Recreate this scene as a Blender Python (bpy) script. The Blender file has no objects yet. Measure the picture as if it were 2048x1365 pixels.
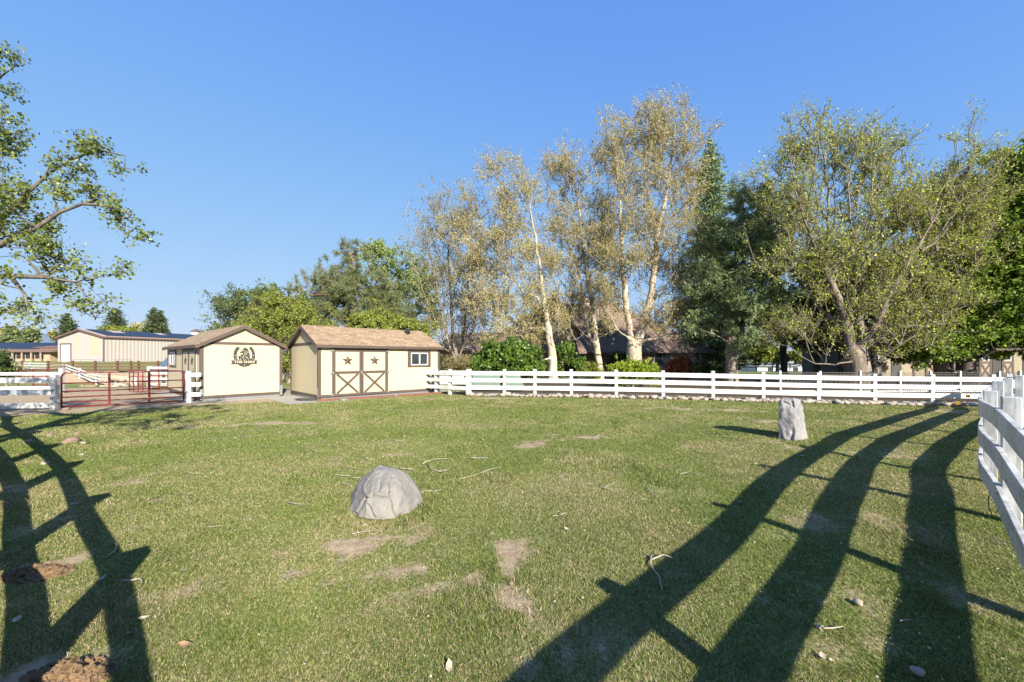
import bpy, bmesh, math, random
import numpy as np
from mathutils import Vector, Matrix, noise
R = math.radians
pi = math.pi
random.seed(7)
rng = np.random.default_rng(11)
sc = bpy.context.scene
COL = sc.collection

# ---------------------------------------------------------------- camera
F = 800.0            # focal length in pixels of the 2048 px wide photograph
CX, HY, EYE = 1024.0, 716.0, 1.65
cam_d = bpy.data.cameras.new('camera')
cam_d.sensor_width = 36.0
cam_d.lens = F / 2048 * 36
cam_d.shift_y = (HY - 682.5) / 2048
cam_d.clip_start = 0.05
cam_d.clip_end = 9000
cam = bpy.data.objects.new('camera', cam_d)
cam.location = (0, 0, EYE)
cam.rotation_euler = (pi / 2, 0, 0)
COL.objects.link(cam)
sc.camera = cam

# ---------------------------------------------------------------- sky, sun, exposure
SUN_EL = R(27.5)
SUN_AZ = math.atan2(0.45, -0.89)
world = bpy.data.worlds.new('World')
sc.world = world
world.use_nodes = True
wn = world.node_tree
wn.nodes.clear()
sky = wn.nodes.new('ShaderNodeTexSky')
sky.sky_type = 'NISHITA'
sky.sun_disc = False
sky.sun_elevation = SUN_EL
sky.sun_rotation = SUN_AZ
sky.altitude = 1400
sky.air_density = 1.0
sky.dust_density = 0.0
sky.ozone_density = 4.0
bg = wn.nodes.new('ShaderNodeBackground')
bg.inputs['Strength'].default_value = 0.110
wo = wn.nodes.new('ShaderNodeOutputWorld')
# soft shoulder on each channel of the sky, as the camera's own tone curve gives it: a*s / (1 + k*s)
def vm(op, a, b):
    n = wn.nodes.new('ShaderNodeVectorMath'); n.operation = op
    for q, v in ((n.inputs[0], a), (n.inputs[1], b)):
        if isinstance(v, tuple): q.default_value = v
        else: wn.links.new(v, q)
    return n.outputs[0]
_num = vm('MULTIPLY', sky.outputs[0], (1.20, 1.946, 10.7))
_den = vm('ADD', vm('MULTIPLY', sky.outputs[0], (0.419, 0.621, 3.0)), (1.0, 1.0, 1.0))
wn.links.new(vm('DIVIDE', _num, _den), bg.inputs[0])
wn.links.new(bg.outputs[0], wo.inputs[0])
sun_d = bpy.data.lights.new('sun', 'SUN')
sun_d.energy = 5.0
sun_d.angle = R(0.5)
sun_d.color = (1.0, 0.93, 0.80)
sun = bpy.data.objects.new('sun', sun_d)
sdir = Vector((math.sin(SUN_AZ) * math.cos(SUN_EL), math.cos(SUN_AZ) * math.cos(SUN_EL), math.sin(SUN_EL)))
sun.rotation_euler = sdir.to_track_quat('Z', 'Y').to_euler()
COL.objects.link(sun)
sc.view_settings.view_transform = 'Standard'
sc.view_settings.look = 'None'
sc.view_settings.gamma = 1
sc.view_settings.use_curve_mapping = False
sc.view_settings.exposure = 1.35
sc.cycles.max_bounces = 6
sc.cycles.diffuse_bounces = 3
sc.cycles.transparent_max_bounces = 6

def P(px, py, z):
    """world point seen at photo pixel (px, py) and depth z"""
    return Vector(((px - CX) / F * z, z, EYE - (py - HY) / F * z))

def G(px, py, h=0.0):
    """point of the level lawn seen at photo pixel (px, py)"""
    z = (EYE - h) * F / (py - HY)
    return Vector(((px - CX) / F * z, z, h))

# ---------------------------------------------------------------- materials
def newmat(name):
    m = bpy.data.materials.new(name)
    m.use_nodes = True
    nt = m.node_tree
    nt.nodes.clear()
    out = nt.nodes.new('ShaderNodeOutputMaterial')
    b = nt.nodes.new('ShaderNodeBsdfPrincipled')
    nt.links.new(b.outputs[0], out.inputs[0])
    return m, nt, b, out

def ramp(nt, fac, stops):
    r = nt.nodes.new('ShaderNodeValToRGB')
    el = r.color_ramp.elements
    el[0].position, el[0].color = stops[0][0], (*stops[0][1], 1)
    el[1].position, el[1].color = stops[-1][0], (*stops[-1][1], 1)
    for p, c in stops[1:-1]:
        e = el.new(p)
        e.color = (*c, 1)
    nt.links.new(fac, r.inputs[0])
    return r.outputs[0]

def coords(nt, scale=(1, 1, 1), kind='Object'):
    tc = nt.nodes.new('ShaderNodeTexCoord')
    mp = nt.nodes.new('ShaderNodeMapping')
    mp.inputs['Scale'].default_value = scale
    nt.links.new(tc.outputs[kind], mp.inputs[0])
    return mp.outputs[0]

def noise_tex(nt, vec, scale, detail=4, rough=0.55):
    n = nt.nodes.new('ShaderNodeTexNoise')
    n.inputs['Scale'].default_value = scale
    n.inputs['Detail'].default_value = detail
    n.inputs['Roughness'].default_value = rough
    nt.links.new(vec, n.inputs['Vector'])
    return n.outputs['Fac']

def mix(nt, fac, a, b, mode='MIX'):
    m = nt.nodes.new('ShaderNodeMix')
    m.data_type = 'RGBA'
    m.blend_type = mode
    for s, v in ((m.inputs[0], fac), (m.inputs[6], a), (m.inputs[7], b)):
        if isinstance(v, (int, float)):
            s.default_value = v
        elif isinstance(v, tuple):
            s.default_value = (*v, 1)
        else:
            nt.links.new(v, s)
    return m.outputs[2]

def math_n(nt, op, a, b=0.0, clamp=False):
    m = nt.nodes.new('ShaderNodeMath')
    m.operation = op
    m.use_clamp = clamp
    for s, v in ((m.inputs[0], a), (m.inputs[1], b)):
        if isinstance(v, (int, float)):
            s.default_value = v
        else:
            nt.links.new(v, s)
    return m.outputs[0]

def bump(nt, bsdf, h, strength=0.3, dist=0.02):
    b = nt.nodes.new('ShaderNodeBump')
    b.inputs['Strength'].default_value = strength
    b.inputs['Distance'].default_value = dist
    nt.links.new(h, b.inputs['Height'])
    nt.links.new(b.outputs[0], bsdf.inputs['Normal'])

def attr(nt, name):
    a = nt.nodes.new('ShaderNodeAttribute')
    a.attribute_name = name
    return a

def simple(name, c1, c2=None, scale=6, stretch=(1, 1, 1), rough=0.7, bmp=0.2, metal=0.0, bdist=0.01, detail=5):
    m, nt, b, o = newmat(name)
    if c2 is None:
        c2 = tuple(x * 0.8 for x in c1)
    n = noise_tex(nt, coords(nt, stretch), scale, detail, 0.6)
    nt.links.new(ramp(nt, n, [(0.3, c2), (0.7, c1)]), b.inputs['Base Color'])
    b.inputs['Roughness'].default_value = rough
    b.inputs['Metallic'].default_value = metal
    if bmp:
        bump(nt, b, n, bmp, bdist)
    return m

def leafmat(name, stops, trans=0.3, rough=0.55):
    m, nt, b, out = newmat(name)
    a = attr(nt, 'var')
    col = ramp(nt, a.outputs['Fac'], stops)
    nt.links.new(col, b.inputs['Base Color'])
    b.inputs['Roughness'].default_value = rough
    b.inputs['Specular IOR Level'].default_value = 0.3
    t = nt.nodes.new('ShaderNodeBsdfTranslucent')
    nt.links.new(mix(nt, 1.0, col, (1.0, 1.0, 0.55), 'MULTIPLY'), t.inputs['Color'])
    ms = nt.nodes.new('ShaderNodeMixShader')
    ms.inputs[0].default_value = trans
    nt.links.new(b.outputs[0], ms.inputs[1])
    nt.links.new(t.outputs[0], ms.inputs[2])
    nt.links.new(ms.outputs[0], out.inputs[0])
    return m

def paint(name, col, dirt, amount=0.5, rough=0.55, grain=(1, 1, 1), bm=0.15, bscale=40):
    m, nt, b, o = newmat(name)
    v = coords(nt)
    n1 = noise_tex(nt, v, 2.2, 6, 0.65)
    n2 = noise_tex(nt, coords(nt, grain), bscale, 3, 0.6)
    f = math_n(nt, 'MULTIPLY', n1, n2)
    f = ramp(nt, f, [(0.16, (amount,) * 3), (0.30, (0, 0, 0))])
    nt.links.new(mix(nt, f, col, dirt), b.inputs['Base Color'])
    b.inputs['Roughness'].default_value = rough
    bump(nt, b, n2, bm, 0.004)
    return m

M = {}
M['white'] = paint('white_fence_paint', (0.66, 0.665, 0.67), (0.42, 0.40, 0.36), 0.6, 0.45, (1, 1, 0.2), 0.12)
M['white_old'] = paint('weathered_white_paint', (0.64, 0.645, 0.65), (0.24, 0.23, 0.22), 0.7, 0.5, (1, 1, 0.10), 0.3, 40)
M['white_rail'] = paint('streaked_white_rail_paint', (0.60, 0.605, 0.61), (0.33, 0.32, 0.30), 0.9, 0.5, (0.25, 0.25, 1.0), 0.25, 30)
M['trim'] = paint('brown_trim_paint', (0.095, 0.064, 0.050), (0.065, 0.045, 0.036), 0.6, 0.6)
M['cream_flat'] = paint('cream_paint', (0.575, 0.49, 0.325), (0.40, 0.35, 0.24), 0.35, 0.6)
def siding(name, base, dirt, period, axis_scale):
    m, nt, b, o = newmat(name)
    v = coords(nt)
    w = nt.nodes.new('ShaderNodeTexWave')
    w.wave_type = 'BANDS'; w.bands_direction = 'DIAGONAL'; w.wave_profile = 'SIN'
    mp = coords(nt, axis_scale)
    nt.links.new(mp, w.inputs['Vector'])
    w.inputs['Scale'].default_value = 1.0
    g = ramp(nt, w.outputs['Fac'], [(0.0, (0, 0, 0)), (0.10, (1, 1, 1)), (1.0, (1, 1, 1))])
    n1 = noise_tex(nt, v, 1.5, 6, 0.6)
    c = mix(nt, ramp(nt, n1, [(0.35, (0.35,) * 3), (0.6, (0, 0, 0))]), base, dirt)
    nt.links.new(mix(nt, g, tuple(x * 0.92 for x in base), c), b.inputs['Base Color'])
    b.inputs['Roughness'].default_value = 0.6
    bump(nt, b, g, 0.35, 0.008)
    return m
# the wave texture repeats every 2*pi/20 units of its rotated axis; scaled to a groove about every 0.2 m
M['siding_x'] = siding('cream_siding_long', (0.575, 0.49, 0.325), (0.50, 0.425, 0.28), 0.2, (4.6, 0.0, 0.0))
M['siding_y'] = siding('cream_siding_gable', (0.575, 0.49, 0.325), (0.50, 0.425, 0.28), 0.2, (0.0, 4.6, 0.0))

def shingle_mat(name, cols, row=0.14, wid=0.3):
    m, nt, b, o = newmat(name)
    uv = nt.nodes.new('ShaderNodeTexCoord')
    br = nt.nodes.new('ShaderNodeTexBrick')
    br.offset = 0.5
    br.inputs['Scale'].default_value = 1.0
    br.inputs['Brick Width'].default_value = wid
    br.inputs['Row Height'].default_value = row
    br.inputs['Mortar Size'].default_value = 0.006
    br.inputs['Mortar Smooth'].default_value = 0.3
    br.inputs['Bias'].default_value = 0.0
    br.inputs['Color1'].default_value = (*cols[0], 1)
    br.inputs['Color2'].default_value = (*cols[1], 1)
    br.inputs['Mortar'].default_value = (*cols[2], 1)
    nt.links.new(uv.outputs['UV'], br.inputs['Vector'])
    n = noise_tex(nt, uv.outputs['UV'], 3.5, 6, 0.7)
    n2 = noise_tex(nt, coords(nt, (4, 22, 1), 'UV'), 1.6, 4, 0.6)
    c = mix(nt, ramp(nt, n, [(0.35, (0.0,) * 3), (0.7, (0.45,) * 3)]), br.outputs['Color'], cols[3])
    c = mix(nt, ramp(nt, n2, [(0.44, (0.0,) * 3), (0.58, (0.75,) * 3)]), c, cols[2])
    nt.links.new(c, b.inputs['Base Color'])
    b.inputs['Roughness'].default_value = 0.9
    bump(nt, b, br.outputs['Fac'], -0.4, 0.01)
    return m
M['shingle'] = shingle_mat('tan_shingles', ((0.25, 0.165, 0.095), (0.50, 0.36, 0.22), (0.17, 0.11, 0.065), (0.42, 0.31, 0.20)))
M['shake'] = shingle_mat('brown_shake_roof', ((0.20, 0.135, 0.10), (0.30, 0.21, 0.155), (0.08, 0.055, 0.045), (0.36, 0.27, 0.20)), 0.28, 0.35)
M['brown_roof'] = simple('brown_roof', (0.21, 0.125, 0.09), (0.15, 0.09, 0.065), 2, rough=0.9)
M['redwood'] = simple('red_timber', (0.24, 0.09, 0.055), (0.15, 0.06, 0.04), 8, rough=0.8)
M['orange_skid'] = simple('orange_skid_timber', (0.40, 0.17, 0.06), (0.24, 0.11, 0.05), 9, rough=0.8)
M['brown_wood'] = simple('rust_brown_timber', (0.17, 0.075, 0.042), (0.08, 0.04, 0.025), 5, rough=0.85)
M['red_pipe'] = simple('red_pipe_paint', (0.20, 0.014, 0.012), (0.10, 0.010, 0.010), 12, rough=0.35, bmp=0.05)
M['dark_red'] = simple('dark_red_pipe', (0.26, 0.02, 0.03), (0.12, 0.012, 0.03), 12, rough=0.4, bmp=0.05)
M['galv'] = simple('galvanised_steel', (0.45, 0.46, 0.47), (0.3, 0.31, 0.32), 20, rough=0.45, metal=0.7, bmp=0.05)
M['dark_metal'] = simple('dark_sheet_metal', (0.055, 0.052, 0.046), (0.035, 0.033, 0.03), 14, rough=0.5, bmp=0.1)
M['black'] = simple('black_plastic', (0.02, 0.02, 0.022), (0.012, 0.012, 0.014), 10, rough=0.4, bmp=0.0)
M['glass'] = simple('window_glass', (0.045, 0.055, 0.06), (0.02, 0.025, 0.03), 1.5, rough=0.08, bmp=0.0)
M['vinyl'] = simple('white_vinyl', (0.68, 0.68, 0.68), (0.6, 0.6, 0.6), 5, rough=0.35, bmp=0.0)
M['boulder'] = None
M['pale_bark'] = None
M['solar'] = simple('solar_panel_glass', (0.018, 0.032, 0.065), (0.012, 0.022, 0.045), 0.5, rough=0.6, bmp=0.0)
M['stucco'] = simple('tan_stucco', (0.55, 0.44, 0.30), (0.40, 0.31, 0.21), 1.2, rough=0.9)
M['barn_wall'] = None
M['blue_tarp'] = simple('blue_grey_tarp', (0.10, 0.16, 0.24), (0.04, 0.07, 0.12), 6, (1, 1, 5), rough=0.5, bmp=0.5)
M['green_plastic'] = simple('pale_green_plastic', (0.22, 0.30, 0.25), (0.17, 0.25, 0.20), 3, rough=0.5, bmp=0.05)
M['mesh_wire'] = simple('dark_wire_mesh', (0.16, 0.14, 0.13), (0.10, 0.09, 0.08), 20, rough=0.6, bmp=0.0)
M['galv_mesh'] = simple('pale_wire_mesh', (0.34, 0.33, 0.31), (0.22, 0.21, 0.20), 20, rough=0.6, bmp=0.0)
M['rope'] = simple('grey_cable', (0.10, 0.09, 0.085), (0.05, 0.045, 0.04), 30, rough=0.7, bmp=0.0)
M['yellow'] = simple('yellow_plastic', (0.70, 0.42, 0.03), (0.45, 0.26, 0.03), 20, rough=0.5, bmp=0.0)
M['flag_red'] = simple('red_flag_cloth', (0.55, 0.06, 0.08), (0.65, 0.45, 0.42), 9, (1, 1, 0.2), rough=0.8)
M['twig'] = simple('bleached_twig', (0.48, 0.42, 0.33), (0.28, 0.24, 0.18), 30, rough=0.8)
M['dead_leaf'] = simple('dead_leaf', (0.42, 0.27, 0.15), (0.22, 0.13, 0.07), 30, rough=0.8)
M['pale_leaf'] = simple('bleached_dead_leaf', (0.55, 0.46, 0.34), (0.36, 0.28, 0.19), 30, rough=0.8)
M['soil_clod'] = simple('crumbly_brown_soil', (0.27, 0.165, 0.08), (0.09, 0.055, 0.03), 25, rough=0.95, bmp=0.8, bdist=0.02)
M['red_stone'] = simple('reddish_stone', (0.28, 0.19, 0.14), (0.20, 0.135, 0.10), 14, rough=0.85, bmp=0.4)
M['pale_stone'] = simple('pale_stone', (0.42, 0.37, 0.29), (0.30, 0.26, 0.20), 14, rough=0.85, bmp=0.4)

def barn_mat(name, c1, c2, sx, sy):
    m, nt, b, o = newmat(name)
    w = nt.nodes.new('ShaderNodeTexWave')
    w.bands_direction = 'DIAGONAL'
    nt.links.new(coords(nt, (sx, sy, 0)), w.inputs['Vector'])
    w.inputs['Scale'].default_value = 1.0
    c = ramp(nt, w.outputs['Fac'], [(0.0, c2), (0.25, c1), (1.0, c1)])
    nt.links.new(c, b.inputs['Base Color'])
    b.inputs['Roughness'].default_value = 0.5
    bump(nt, b, w.outputs['Fac'], 0.5, 0.04)
    return m
M['barn_side'] = barn_mat('barn_ribbed_side', (0.45, 0.40, 0.36), (0.28, 0.25, 0.225), 0, 1.05)
M['barn_gable'] = barn_mat('barn_ribbed_gable', (0.49, 0.435, 0.40), (0.43, 0.38, 0.35), 1.05, 0)
M['barn_trim'] = simple('barn_brown_trim', (0.17, 0.10, 0.085), None, 4, rough=0.6)

def stone_mat(name, c_hi, c_mid, c_lo, crack, sc_=3.0, veins=True):
    m, nt, b, o = newmat(name)
    v = coords(nt)
    n1 = noise_tex(nt, v, sc_, 8, 0.65)
    n2 = noise_tex(nt, v, sc_ * 14, 4, 0.7)
    c = ramp(nt, n1, [(0.3, c_lo), (0.5, c_mid), (0.7, c_hi)])
    c = mix(nt, 0.25, c, ramp(nt, n2, [(0.35, c_lo), (0.65, c_hi)]))
    if veins:
        vo = nt.nodes.new('ShaderNodeTexVoronoi')
        vo.feature = 'DISTANCE_TO_EDGE'
        vo.inputs['Scale'].default_value = sc_ * 1.6
        wv = nt.nodes.new('ShaderNodeVectorMath')
        wv.operation = 'ADD'
        nn = nt.nodes.new('ShaderNodeTexNoise')
        nn.inputs['Scale'].default_value = sc_ * 1.2
        nt.links.new(v, nn.inputs['Vector'])
        nt.links.new(v, wv.inputs[0]); nt.links.new(nn.outputs['Color'], wv.inputs[1])
        nt.links.new(wv.outputs[0], vo.inputs['Vector'])
        e = ramp(nt, vo.outputs['Distance'], [(0.0, (1, 1, 1)), (0.035, (0, 0, 0))])
        c = mix(nt, math_n(nt, 'MULTIPLY', e, 0.6), c, crack)
    nt.links.new(c, b.inputs['Base Color'])
    b.inputs['Roughness'].default_value = 0.85
    bump(nt, b, math_n(nt, 'ADD', n1, math_n(nt, 'MULTIPLY', n2, 0.35)), 0.7, 0.03)
    return m
M['boulder'] = stone_mat('pale_grey_boulder', (0.29, 0.26, 0.225), (0.235, 0.22, 0.20), (0.165, 0.16, 0.155), (0.15, 0.14, 0.12), 3.0, False)
M['slab'] = stone_mat('grey_standing_stone', (0.36, 0.335, 0.31), (0.25, 0.245, 0.25), (0.15, 0.15, 0.155), (0.44, 0.40, 0.36), 2.4)
def cobble_mat():
    m, nt, b, o = newmat('river_cobble')
    oi = nt.nodes.new('ShaderNodeObjectInfo')
    c = ramp(nt, oi.outputs['Random'], [(0.0, (0.34, 0.30, 0.25)), (0.25, (0.26, 0.19, 0.14)), (0.45, (0.42, 0.38, 0.33)), (0.65, (0.22, 0.22, 0.21)), (0.8, (0.36, 0.27, 0.20)), (1.0, (0.52, 0.48, 0.42))])
    n = noise_tex(nt, coords(nt), 18, 4, 0.6)
    nt.links.new(mix(nt, ramp(nt, n, [(0.35, (0.45,) * 3), (0.6, (0, 0, 0))]), c, (0.26, 0.22, 0.18)), b.inputs['Base Color'])
    b.inputs['Roughness'].default_value = 0.8
    bump(nt, b, n, 0.2, 0.01)
    return m
M['cobble'] = cobble_mat()

def bark(name, hi, lo, spot=None, scale=5, stretch=(1, 1, 0.25)):
    m, nt, b, o = newmat(name)
    n = noise_tex(nt, coords(nt, stretch), scale, 7, 0.7)
    c = ramp(nt, n, [(0.35, lo), (0.6, hi)])
    if spot:
        n2 = noise_tex(nt, coords(nt), 2.6, 5, 0.6)
        c = mix(nt, ramp(nt, n2, [(0.48, (0, 0, 0)), (0.56, (1, 1, 1))]), c, spot)
    nt.links.new(c, b.inputs['Base Color'])
    b.inputs['Roughness'].default_value = 0.9
    bump(nt, b, n, 0.8, 0.05)
    return m
B_syc = bark('sycamore_bark', (0.62, 0.58, 0.48), (0.34, 0.28, 0.20), (0.46, 0.38, 0.26))
B_syc2 = bark('tan_sycamore_bark', (0.56, 0.50, 0.39), (0.32, 0.26, 0.18), (0.42, 0.33, 0.22))
B_tan = bark('tan_bark', (0.40, 0.335, 0.24), (0.24, 0.195, 0.14))
B_grey = bark('grey_brown_bark', (0.32, 0.27, 0.22), (0.12, 0.095, 0.075))
B_elm = bark('elm_bark', (0.27, 0.22, 0.175), (0.11, 0.085, 0.065))
B_bark_dk = bark('grey_dark_bark', (0.20, 0.17, 0.14), (0.08, 0.065, 0.055))
B_dark = bark('dark_bark', (0.13, 0.10, 0.08), (0.05, 0.04, 0.035))
B_twig = bark('warm_twig_bark', (0.40, 0.34, 0.25), (0.26, 0.215, 0.155))
B_orange = bark('orange_pine_bark', (0.52, 0.27, 0.13), (0.30, 0.15, 0.08))

L_gold = leafmat('budding_gold_leaves', [(0, (0.26, 0.22, 0.075)), (0.5, (0.44, 0.38, 0.14)), (1, (0.62, 0.55, 0.23))], 0.3)
L_bud = leafmat('brown_green_buds', [(0, (0.17, 0.13, 0.06)), (0.6, (0.26, 0.22, 0.08)), (1, (0.25, 0.30, 0.07))], 0.25)
L_elm = leafmat('young_elm_leaves', [(0, (0.24, 0.27, 0.05)), (0.5, (0.40, 0.46, 0.07)), (1, (0.58, 0.62, 0.11))], 0.35)
L_maple = leafmat('bright_maple_leaves', [(0, (0.09, 0.15, 0.025)), (0.5, (0.18, 0.28, 0.035)), (1, (0.33, 0.42, 0.07))], 0.4)
L_cotton = leafmat('cottonwood_leaves', [(0, (0.10, 0.14, 0.035)), (0.5, (0.19, 0.24, 0.05)), (1, (0.30, 0.34, 0.09))], 0.35, 0.4)
L_yg = leafmat('yellow_green_leaves', [(0, (0.15, 0.19, 0.03)), (0.5, (0.25, 0.29, 0.045)), (1, (0.36, 0.38, 0.07))], 0.35)
L_lg = leafmat('light_green_leaves', [(0, (0.15, 0.21, 0.05)), (0.5, (0.24, 0.32, 0.08)), (1, (0.34, 0.40, 0.12))], 0.35)
L_pine = leafmat('scots_pine_needles', [(0, (0.07, 0.10, 0.04)), (0.5, (0.14, 0.19, 0.075)), (1, (0.24, 0.28, 0.12))], 0.15)
L_dpine = leafmat('blue_green_needles', [(0, (0.09, 0.125, 0.05)), (0.5, (0.21, 0.28, 0.11)), (1, (0.36, 0.43, 0.18))], 0.15)
L_spruce = leafmat('dark_spruce_needles', [(0, (0.03, 0.05, 0.02)), (0.5, (0.075, 0.105, 0.035)), (1, (0.13, 0.16, 0.05))], 0.1)
L_shrub = leafmat('glossy_shrub_leaves', [(0, (0.04, 0.08, 0.02)), (0.5, (0.11, 0.20, 0.03)), (1, (0.24, 0.36, 0.05))], 0.3, 0.35)
L_dome = leafmat('lime_shrub_leaves', [(0, (0.20, 0.28, 0.02)), (0.5, (0.30, 0.40, 0.03)), (1, (0.42, 0.50, 0.05))], 0.3)
L_red = leafmat('red_shrub_leaves', [(0, (0.22, 0.05, 0.03)), (0.6, (0.38, 0.10, 0.04)), (1, (0.36, 0.26, 0.05))], 0.25)
L_dark = leafmat('dark_green_leaves', [(0, (0.045, 0.07, 0.025)), (0.5, (0.09, 0.14, 0.035)), (1, (0.18, 0.24, 0.05))], 0.25)
L_sage = leafmat('dry_sage_leaves', [(0, (0.24, 0.24, 0.13)), (0.5, (0.38, 0.37, 0.20)), (1, (0.50, 0.46, 0.26))], 0.2)

# ---------------------------------------------------------------- object helpers
def link(o, parent=None):
    COL.objects.link(o)
    if parent is not None:
        o.parent = parent
    return o

def tag(o, label=None, cat=None, group=None, kind=None):
    if label: o['label'] = label
    if cat: o['category'] = cat
    if group: o['group'] = group
    if kind: o['kind'] = kind
    return o

def empty(name, loc=(0, 0, 0), rz=0.0, label=None, cat=None, group=None):
    o = bpy.data.objects.new(name, None)
    o.location = loc
    o.rotation_euler = (0, 0, rz)
    o.empty_display_size = 0.2
    link(o)
    return tag(o, label, cat, group)

class MB:
    """collects shapes into ONE mesh"""
    def __init__(s):
        s.v, s.f, s.m = [], [], []
    def add(s, vs, fs, mi=0):
        b = len(s.v)
        s.v.extend([tuple(v) for v in vs])
        for f in fs:
            s.f.append(tuple(b + i for i in f)); s.m.append(mi)
        return s
    def box(s, x0, x1, y0, y1, z0, z1, mi=0, T=None):
        vs = [Vector(p) for p in ((x0, y0, z0), (x1, y0, z0), (x1, y1, z0), (x0, y1, z0), (x0, y0, z1), (x1, y0, z1), (x1, y1, z1), (x0, y1, z1))]
        if T is not None: vs = [T @ v for v in vs]
        return s.add(vs, [(0, 3, 2, 1), (4, 5, 6, 7), (0, 1, 5, 4), (1, 2, 6, 5), (2, 3, 7, 6), (3, 0, 4, 7)], mi)
    def bar(s, a, b, w, h, up=Vector((0, 0, 1)), mi=0):
        """rectangular bar from a to b, w across, h along up"""
        a, b = Vector(a), Vector(b)
        d = (b - a).normalized()
        side = d.cross(up)
        if side.length < 1e-4: side = Vector((1, 0, 0))
        side.normalize()
        u = side.cross(d).normalized()
        vs = []
        for p in (a, b):
            for i, j in ((-1, -1), (1, -1), (1, 1), (-1, 1)):
                vs.append(p + side * w / 2 * i + u * h / 2 * j)
        return s.add(vs, [(0, 1, 2, 3), (7, 6, 5, 4), (0, 4, 5, 1), (1, 5, 6, 2), (2, 6, 7, 3), (3, 7, 4, 0)], mi)
    def tube(s, pts, r, k=8, mi=0, caps=True):
        pts = [Vector(p) for p in pts]
        rs = r if isinstance(r, (list, tuple)) else [r] * len(pts)
        base = len(s.v)
        prev = None
        for i, p in enumerate(pts):
            d = (pts[min(i + 1, len(pts) - 1)] - pts[max(i - 1, 0)]).normalized()
            if prev is None:
                n = d.orthogonal().normalized()
            else:
                n = (prev - d * prev.dot(d))
                n = n.normalized() if n.length > 1e-5 else d.orthogonal().normalized()
            prev = n
            b = d.cross(n)
            for j in range(k):
                a = 2 * pi * j / k
                s.v.append(tuple(p + (n * math.cos(a) + b * math.sin(a)) * rs[i]))
        for i in range(len(pts) - 1):
            for j in range(k):
                q = (j + 1) % k
                s.f.append((base + i * k + j, base + i * k + q, base + (i + 1) * k + q, base + (i + 1) * k + j)); s.m.append(mi)
        if caps:
            s.f.append(tuple(base + j for j in reversed(range(k)))); s.m.append(mi)
            e = base + (len(pts) - 1) * k
            s.f.append(tuple(e + j for j in range(k))); s.m.append(mi)
        return s
    def extrude(s, outline, d, T=None, mi=0):
        """outline in XZ, pushed from y=0 to y=-d (towards the viewer of a wall)"""
        n = len(outline)
        vs = [Vector((x, 0, z)) for x, z in outline] + [Vector((x, -d, z)) for x, z in outline]
        if T is not None: vs = [T @ v for v in vs]
        fs = [tuple(range(n)), tuple(reversed(range(n, 2 * n)))]
        for i in range(n):
            j = (i + 1) % n
            fs.append((j, i, n + i, n + j))
        return s.add(vs, fs, mi)
    def build(s, name, mats, parent=None, smooth=False, bevel=0.0, loc=None):
        me = bpy.data.meshes.new(name)
        vs = s.v
        if loc is not None:
            vs = [(v[0] - loc[0], v[1] - loc[1], v[2] - loc[2]) for v in vs]
        me.from_pydata(vs, [], s.f)
        if not isinstance(mats, (list, tuple)): mats = [mats]
        for m in mats: me.materials.append(m)
        me.polygons.foreach_set('material_index', s.m)
        if smooth: me.polygons.foreach_set('use_smooth', [True] * len(s.f))
        bm = bmesh.new(); bm.from_mesh(me)
        bmesh.ops.recalc_face_normals(bm, faces=bm.faces)
        bm.to_mesh(me); bm.free()
        me.update()
        o = bpy.data.objects.new(name, me)
        if loc is not None: o.location = loc
        link(o, parent)
        if bevel:
            b = o.modifiers.new('bevel', 'BEVEL')
            b.width = bevel; b.segments = 2; b.limit_method = 'ANGLE'; b.angle_limit = R(40)
        return o

def np_mesh(name, verts, faces4, mats, parent=None, mat_idx=None, var=None, tris=None, smooth=False, loc=None):
    """fast mesh from numpy arrays; faces4 (N,4) quads and/or tris (M,3)"""
    me = bpy.data.meshes.new(name)
    verts = np.asarray(verts, dtype=np.float32)
    if loc is not None:
        verts = verts - np.array(loc, dtype=np.float32)
    nq = 0 if faces4 is None else len(faces4)
    nt_ = 0 if tris is None else len(tris)
    me.vertices.add(len(verts))
    me.vertices.foreach_set('co', verts.ravel())
    loops = []
    if nq: loops.append(np.asarray(faces4, dtype=np.int32).ravel())
    if nt_: loops.append(np.asarray(tris, dtype=np.int32).ravel())
    loops = np.concatenate(loops)
    me.loops.add(len(loops))
    me.loops.foreach_set('vertex_index', loops)
    me.polygons.add(nq + nt_)
    st = np.concatenate([np.arange(nq) * 4, nq * 4 + np.arange(nt_) * 3]).astype(np.int32)
    me.polygons.foreach_set('loop_start', st)
    if mat_idx is not None:
        me.polygons.foreach_set('material_index', np.asarray(mat_idx, dtype=np.int32))
    if smooth:
        me.polygons.foreach_set('use_smooth', np.ones(nq + nt_, dtype=bool))
    if not isinstance(mats, (list, tuple)): mats = [mats]
    for m in mats: me.materials.append(m)
    if var is not None:
        a = me.attributes.new('var', 'FLOAT', 'FACE')
        a.data.foreach_set('value', np.asarray(var, dtype=np.float32))
    me.update(calc_edges=True)
    me.validate()
    o = bpy.data.objects.new(name, me)
    if loc is not None and parent is None: o.location = loc
    return link(o, parent)

# ---------------------------------------------------------------- terrain
def smooth(a, b, x):
    t = np.clip((x - a) / (b - a), 0, 1)
    return t * t * (3 - 2 * t)

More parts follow.
